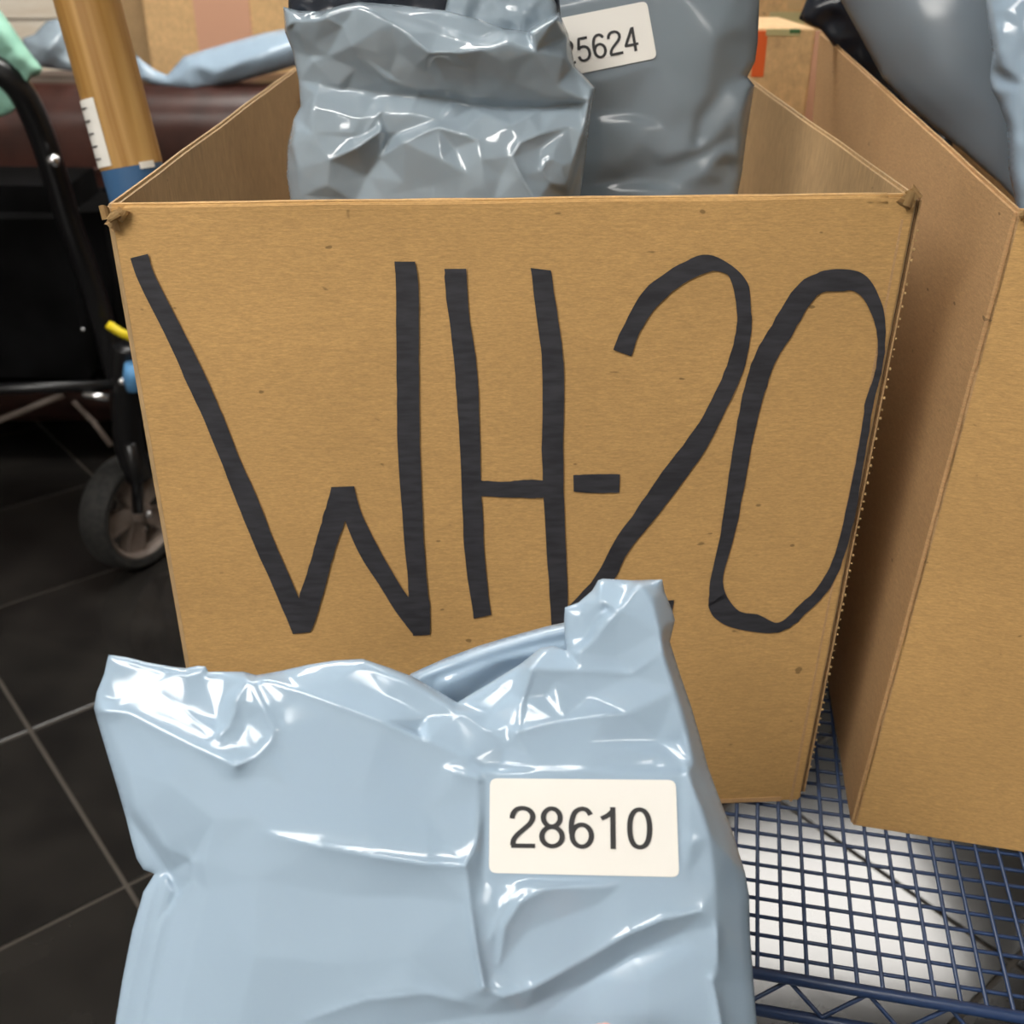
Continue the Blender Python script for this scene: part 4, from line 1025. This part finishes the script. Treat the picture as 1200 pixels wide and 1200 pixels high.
wt('cross_brace', [(86, 470, 2.1), (110, 495, 2.1), (130, 522, 2.1)], .006, M['hub'])
wt('yellow_clip', [(126, 380, 1.93), (140, 389, 1.93), (160, 398, 1.93)], .0085, M['yellow'])
wt('blue_joint', [(158, 428, 1.93), (156, 440, 1.93), (160, 456, 1.93)], .019, M['sky_blue'])
wt('bracket', [(98, 462, 1.94), (112, 464, 1.94), (128, 466, 1.94)], .008, M['chrome'])
for px, py, y, r in ((63, 188, 1.86, .011), (143, 447, 1.92, .008), (97, 386, 1.95, .004)):
    bm = bmesh.new(); bmesh.ops.create_uvsphere(bm, u_segments=14, v_segments=8, radius=r, matrix=Matrix.Translation(L3(at_y(px, py, y))))
    from_bm('bolt', bm, M['chrome'], wg, True)
def lathe(bm, prof, Mx, n=40):
    rows = [[bm.verts.new(Mx @ Vector((x, r * math.cos(2 * math.pi * k / n), r * math.sin(2 * math.pi * k / n)))) for k in range(n)] for x, r in prof]
    for A_, B_ in zip(rows, rows[1:] + rows[:1]):
        for k in range(n): bm.faces.new((A_[k], A_[(k + 1) % n], B_[(k + 1) % n], B_[k]))
def wheel(c_, ang, R=.125):
    e = bpy.data.objects.new('wheel', None); COL.objects.link(e); e.parent = wg; e.location = L3(c_); e.rotation_euler = (0, 0, ang)
    I = Matrix.Identity(4)
    hw = .034
    bm = bmesh.new(); lathe(bm, [(-hw, R * .82), (-hw * 1.02, R * .93), (-hw * .6, R), (0, R * 1.01), (hw * .6, R), (hw * 1.02, R * .93), (hw, R * .82), (0, R * .80)], I, 48)
    autosmooth(from_bm('tyre', bm, M['rubber'], e), 50)
    bm = bmesh.new(); lathe(bm, [(-.02, R * .72), (-.026, R * .82), (.026, R * .82), (.03, R * .78), (.022, R * .72)], I, 48); autosmooth(from_bm('rim', bm, M['hub'], e), 40)
    for k in range(5):
        a = 2 * math.pi * k / 5 + .3; bm = bmesh.new()
        rot = Matrix.Rotation(a, 4, 'X')
        r_ = bmesh.ops.create_cube(bm, size=1)
        for v in bm.verts:
            t = v.co.z + .5; w_ = .030 + .024 * t
            v.co = rot @ Vector((v.co.x * .022 + .004, v.co.y * w_, .012 + t * (R * .75 - .012)))
        bmesh.ops.bevel(bm, geom=list(bm.edges), offset=.003, segments=2, affect='EDGES')
        from_bm('spoke', bm, M['hub'], e)
    bm = bmesh.new(); lathe(bm, [(-.028, .001), (-.028, .022), (.028, .022), (.034, .014), (.034, .001)], I, 24); autosmooth(from_bm('hub', bm, M['hub'], e), 40)
    bm = bmesh.new(); bmesh.ops.create_uvsphere(bm, u_segments=12, v_segments=8, radius=.0085, matrix=Matrix.Translation((.040, 0, 0))); from_bm('axle_bolt', bm, M['chrome'], e, True)
wc = at_z(157, 598, .128)
wheel(wc, math.radians(-27))
wt('fork', [(152, 520, wc.y - .06), (160, 560, wc.y - .05), (162, 600, wc.y - .055)], .012)
wheel(Vector((-2.0, 2.05, .128)), math.radians(-27))
wt('fork', [(-330, 600, 2.0), (-360, 480, 2.0)], .012)
# mint cloth hung over the wagon handle
mc = [(-60, -20), (0, 12), (12, 28), (28, 52), (40, 68), (50, 80), (46, 88), (36, 90), (32, 100), (20, 86), (0, 74), (-60, 40)]
mt = thing('cloth', 'mint green cloth draped over the wagon handle at the left edge', 'cloth')
Cm = [(x, y, 6) for x, y in mc] + [(0, 40, 30), (20, 66, 34), (38, 82, 24), (10, 60, 12), (-20, 20, 30), (25, 78, 12)]
Mailer(Vector((0, 1.86, 1.0)), (0, -.93, .36), mc, Cm, [(len(mc), len(mc) + 1), (len(mc) + 1, len(mc) + 2)], back=12, step=4, seam=6, sig=1.5, soft=4, wr=4, wscale=.06, seed=51).build('upper_fold', M['mint'], mt)
mc2 = [(-60, 60), (-10, 96), (0, 100), (10, 112), (18, 126), (14, 132), (4, 136), (-60, 140)]
Mailer(Vector((0, 1.90, 1.0)), (0, -.93, .36), mc2, [(x, y, 5) for x, y in mc2] + [(0, 120, 22), (-30, 110, 20)], [], back=8, step=4, seam=6, sig=1.5, wr=3, wscale=.06, seed=53).build('lower_fold', M['mint'], mt)
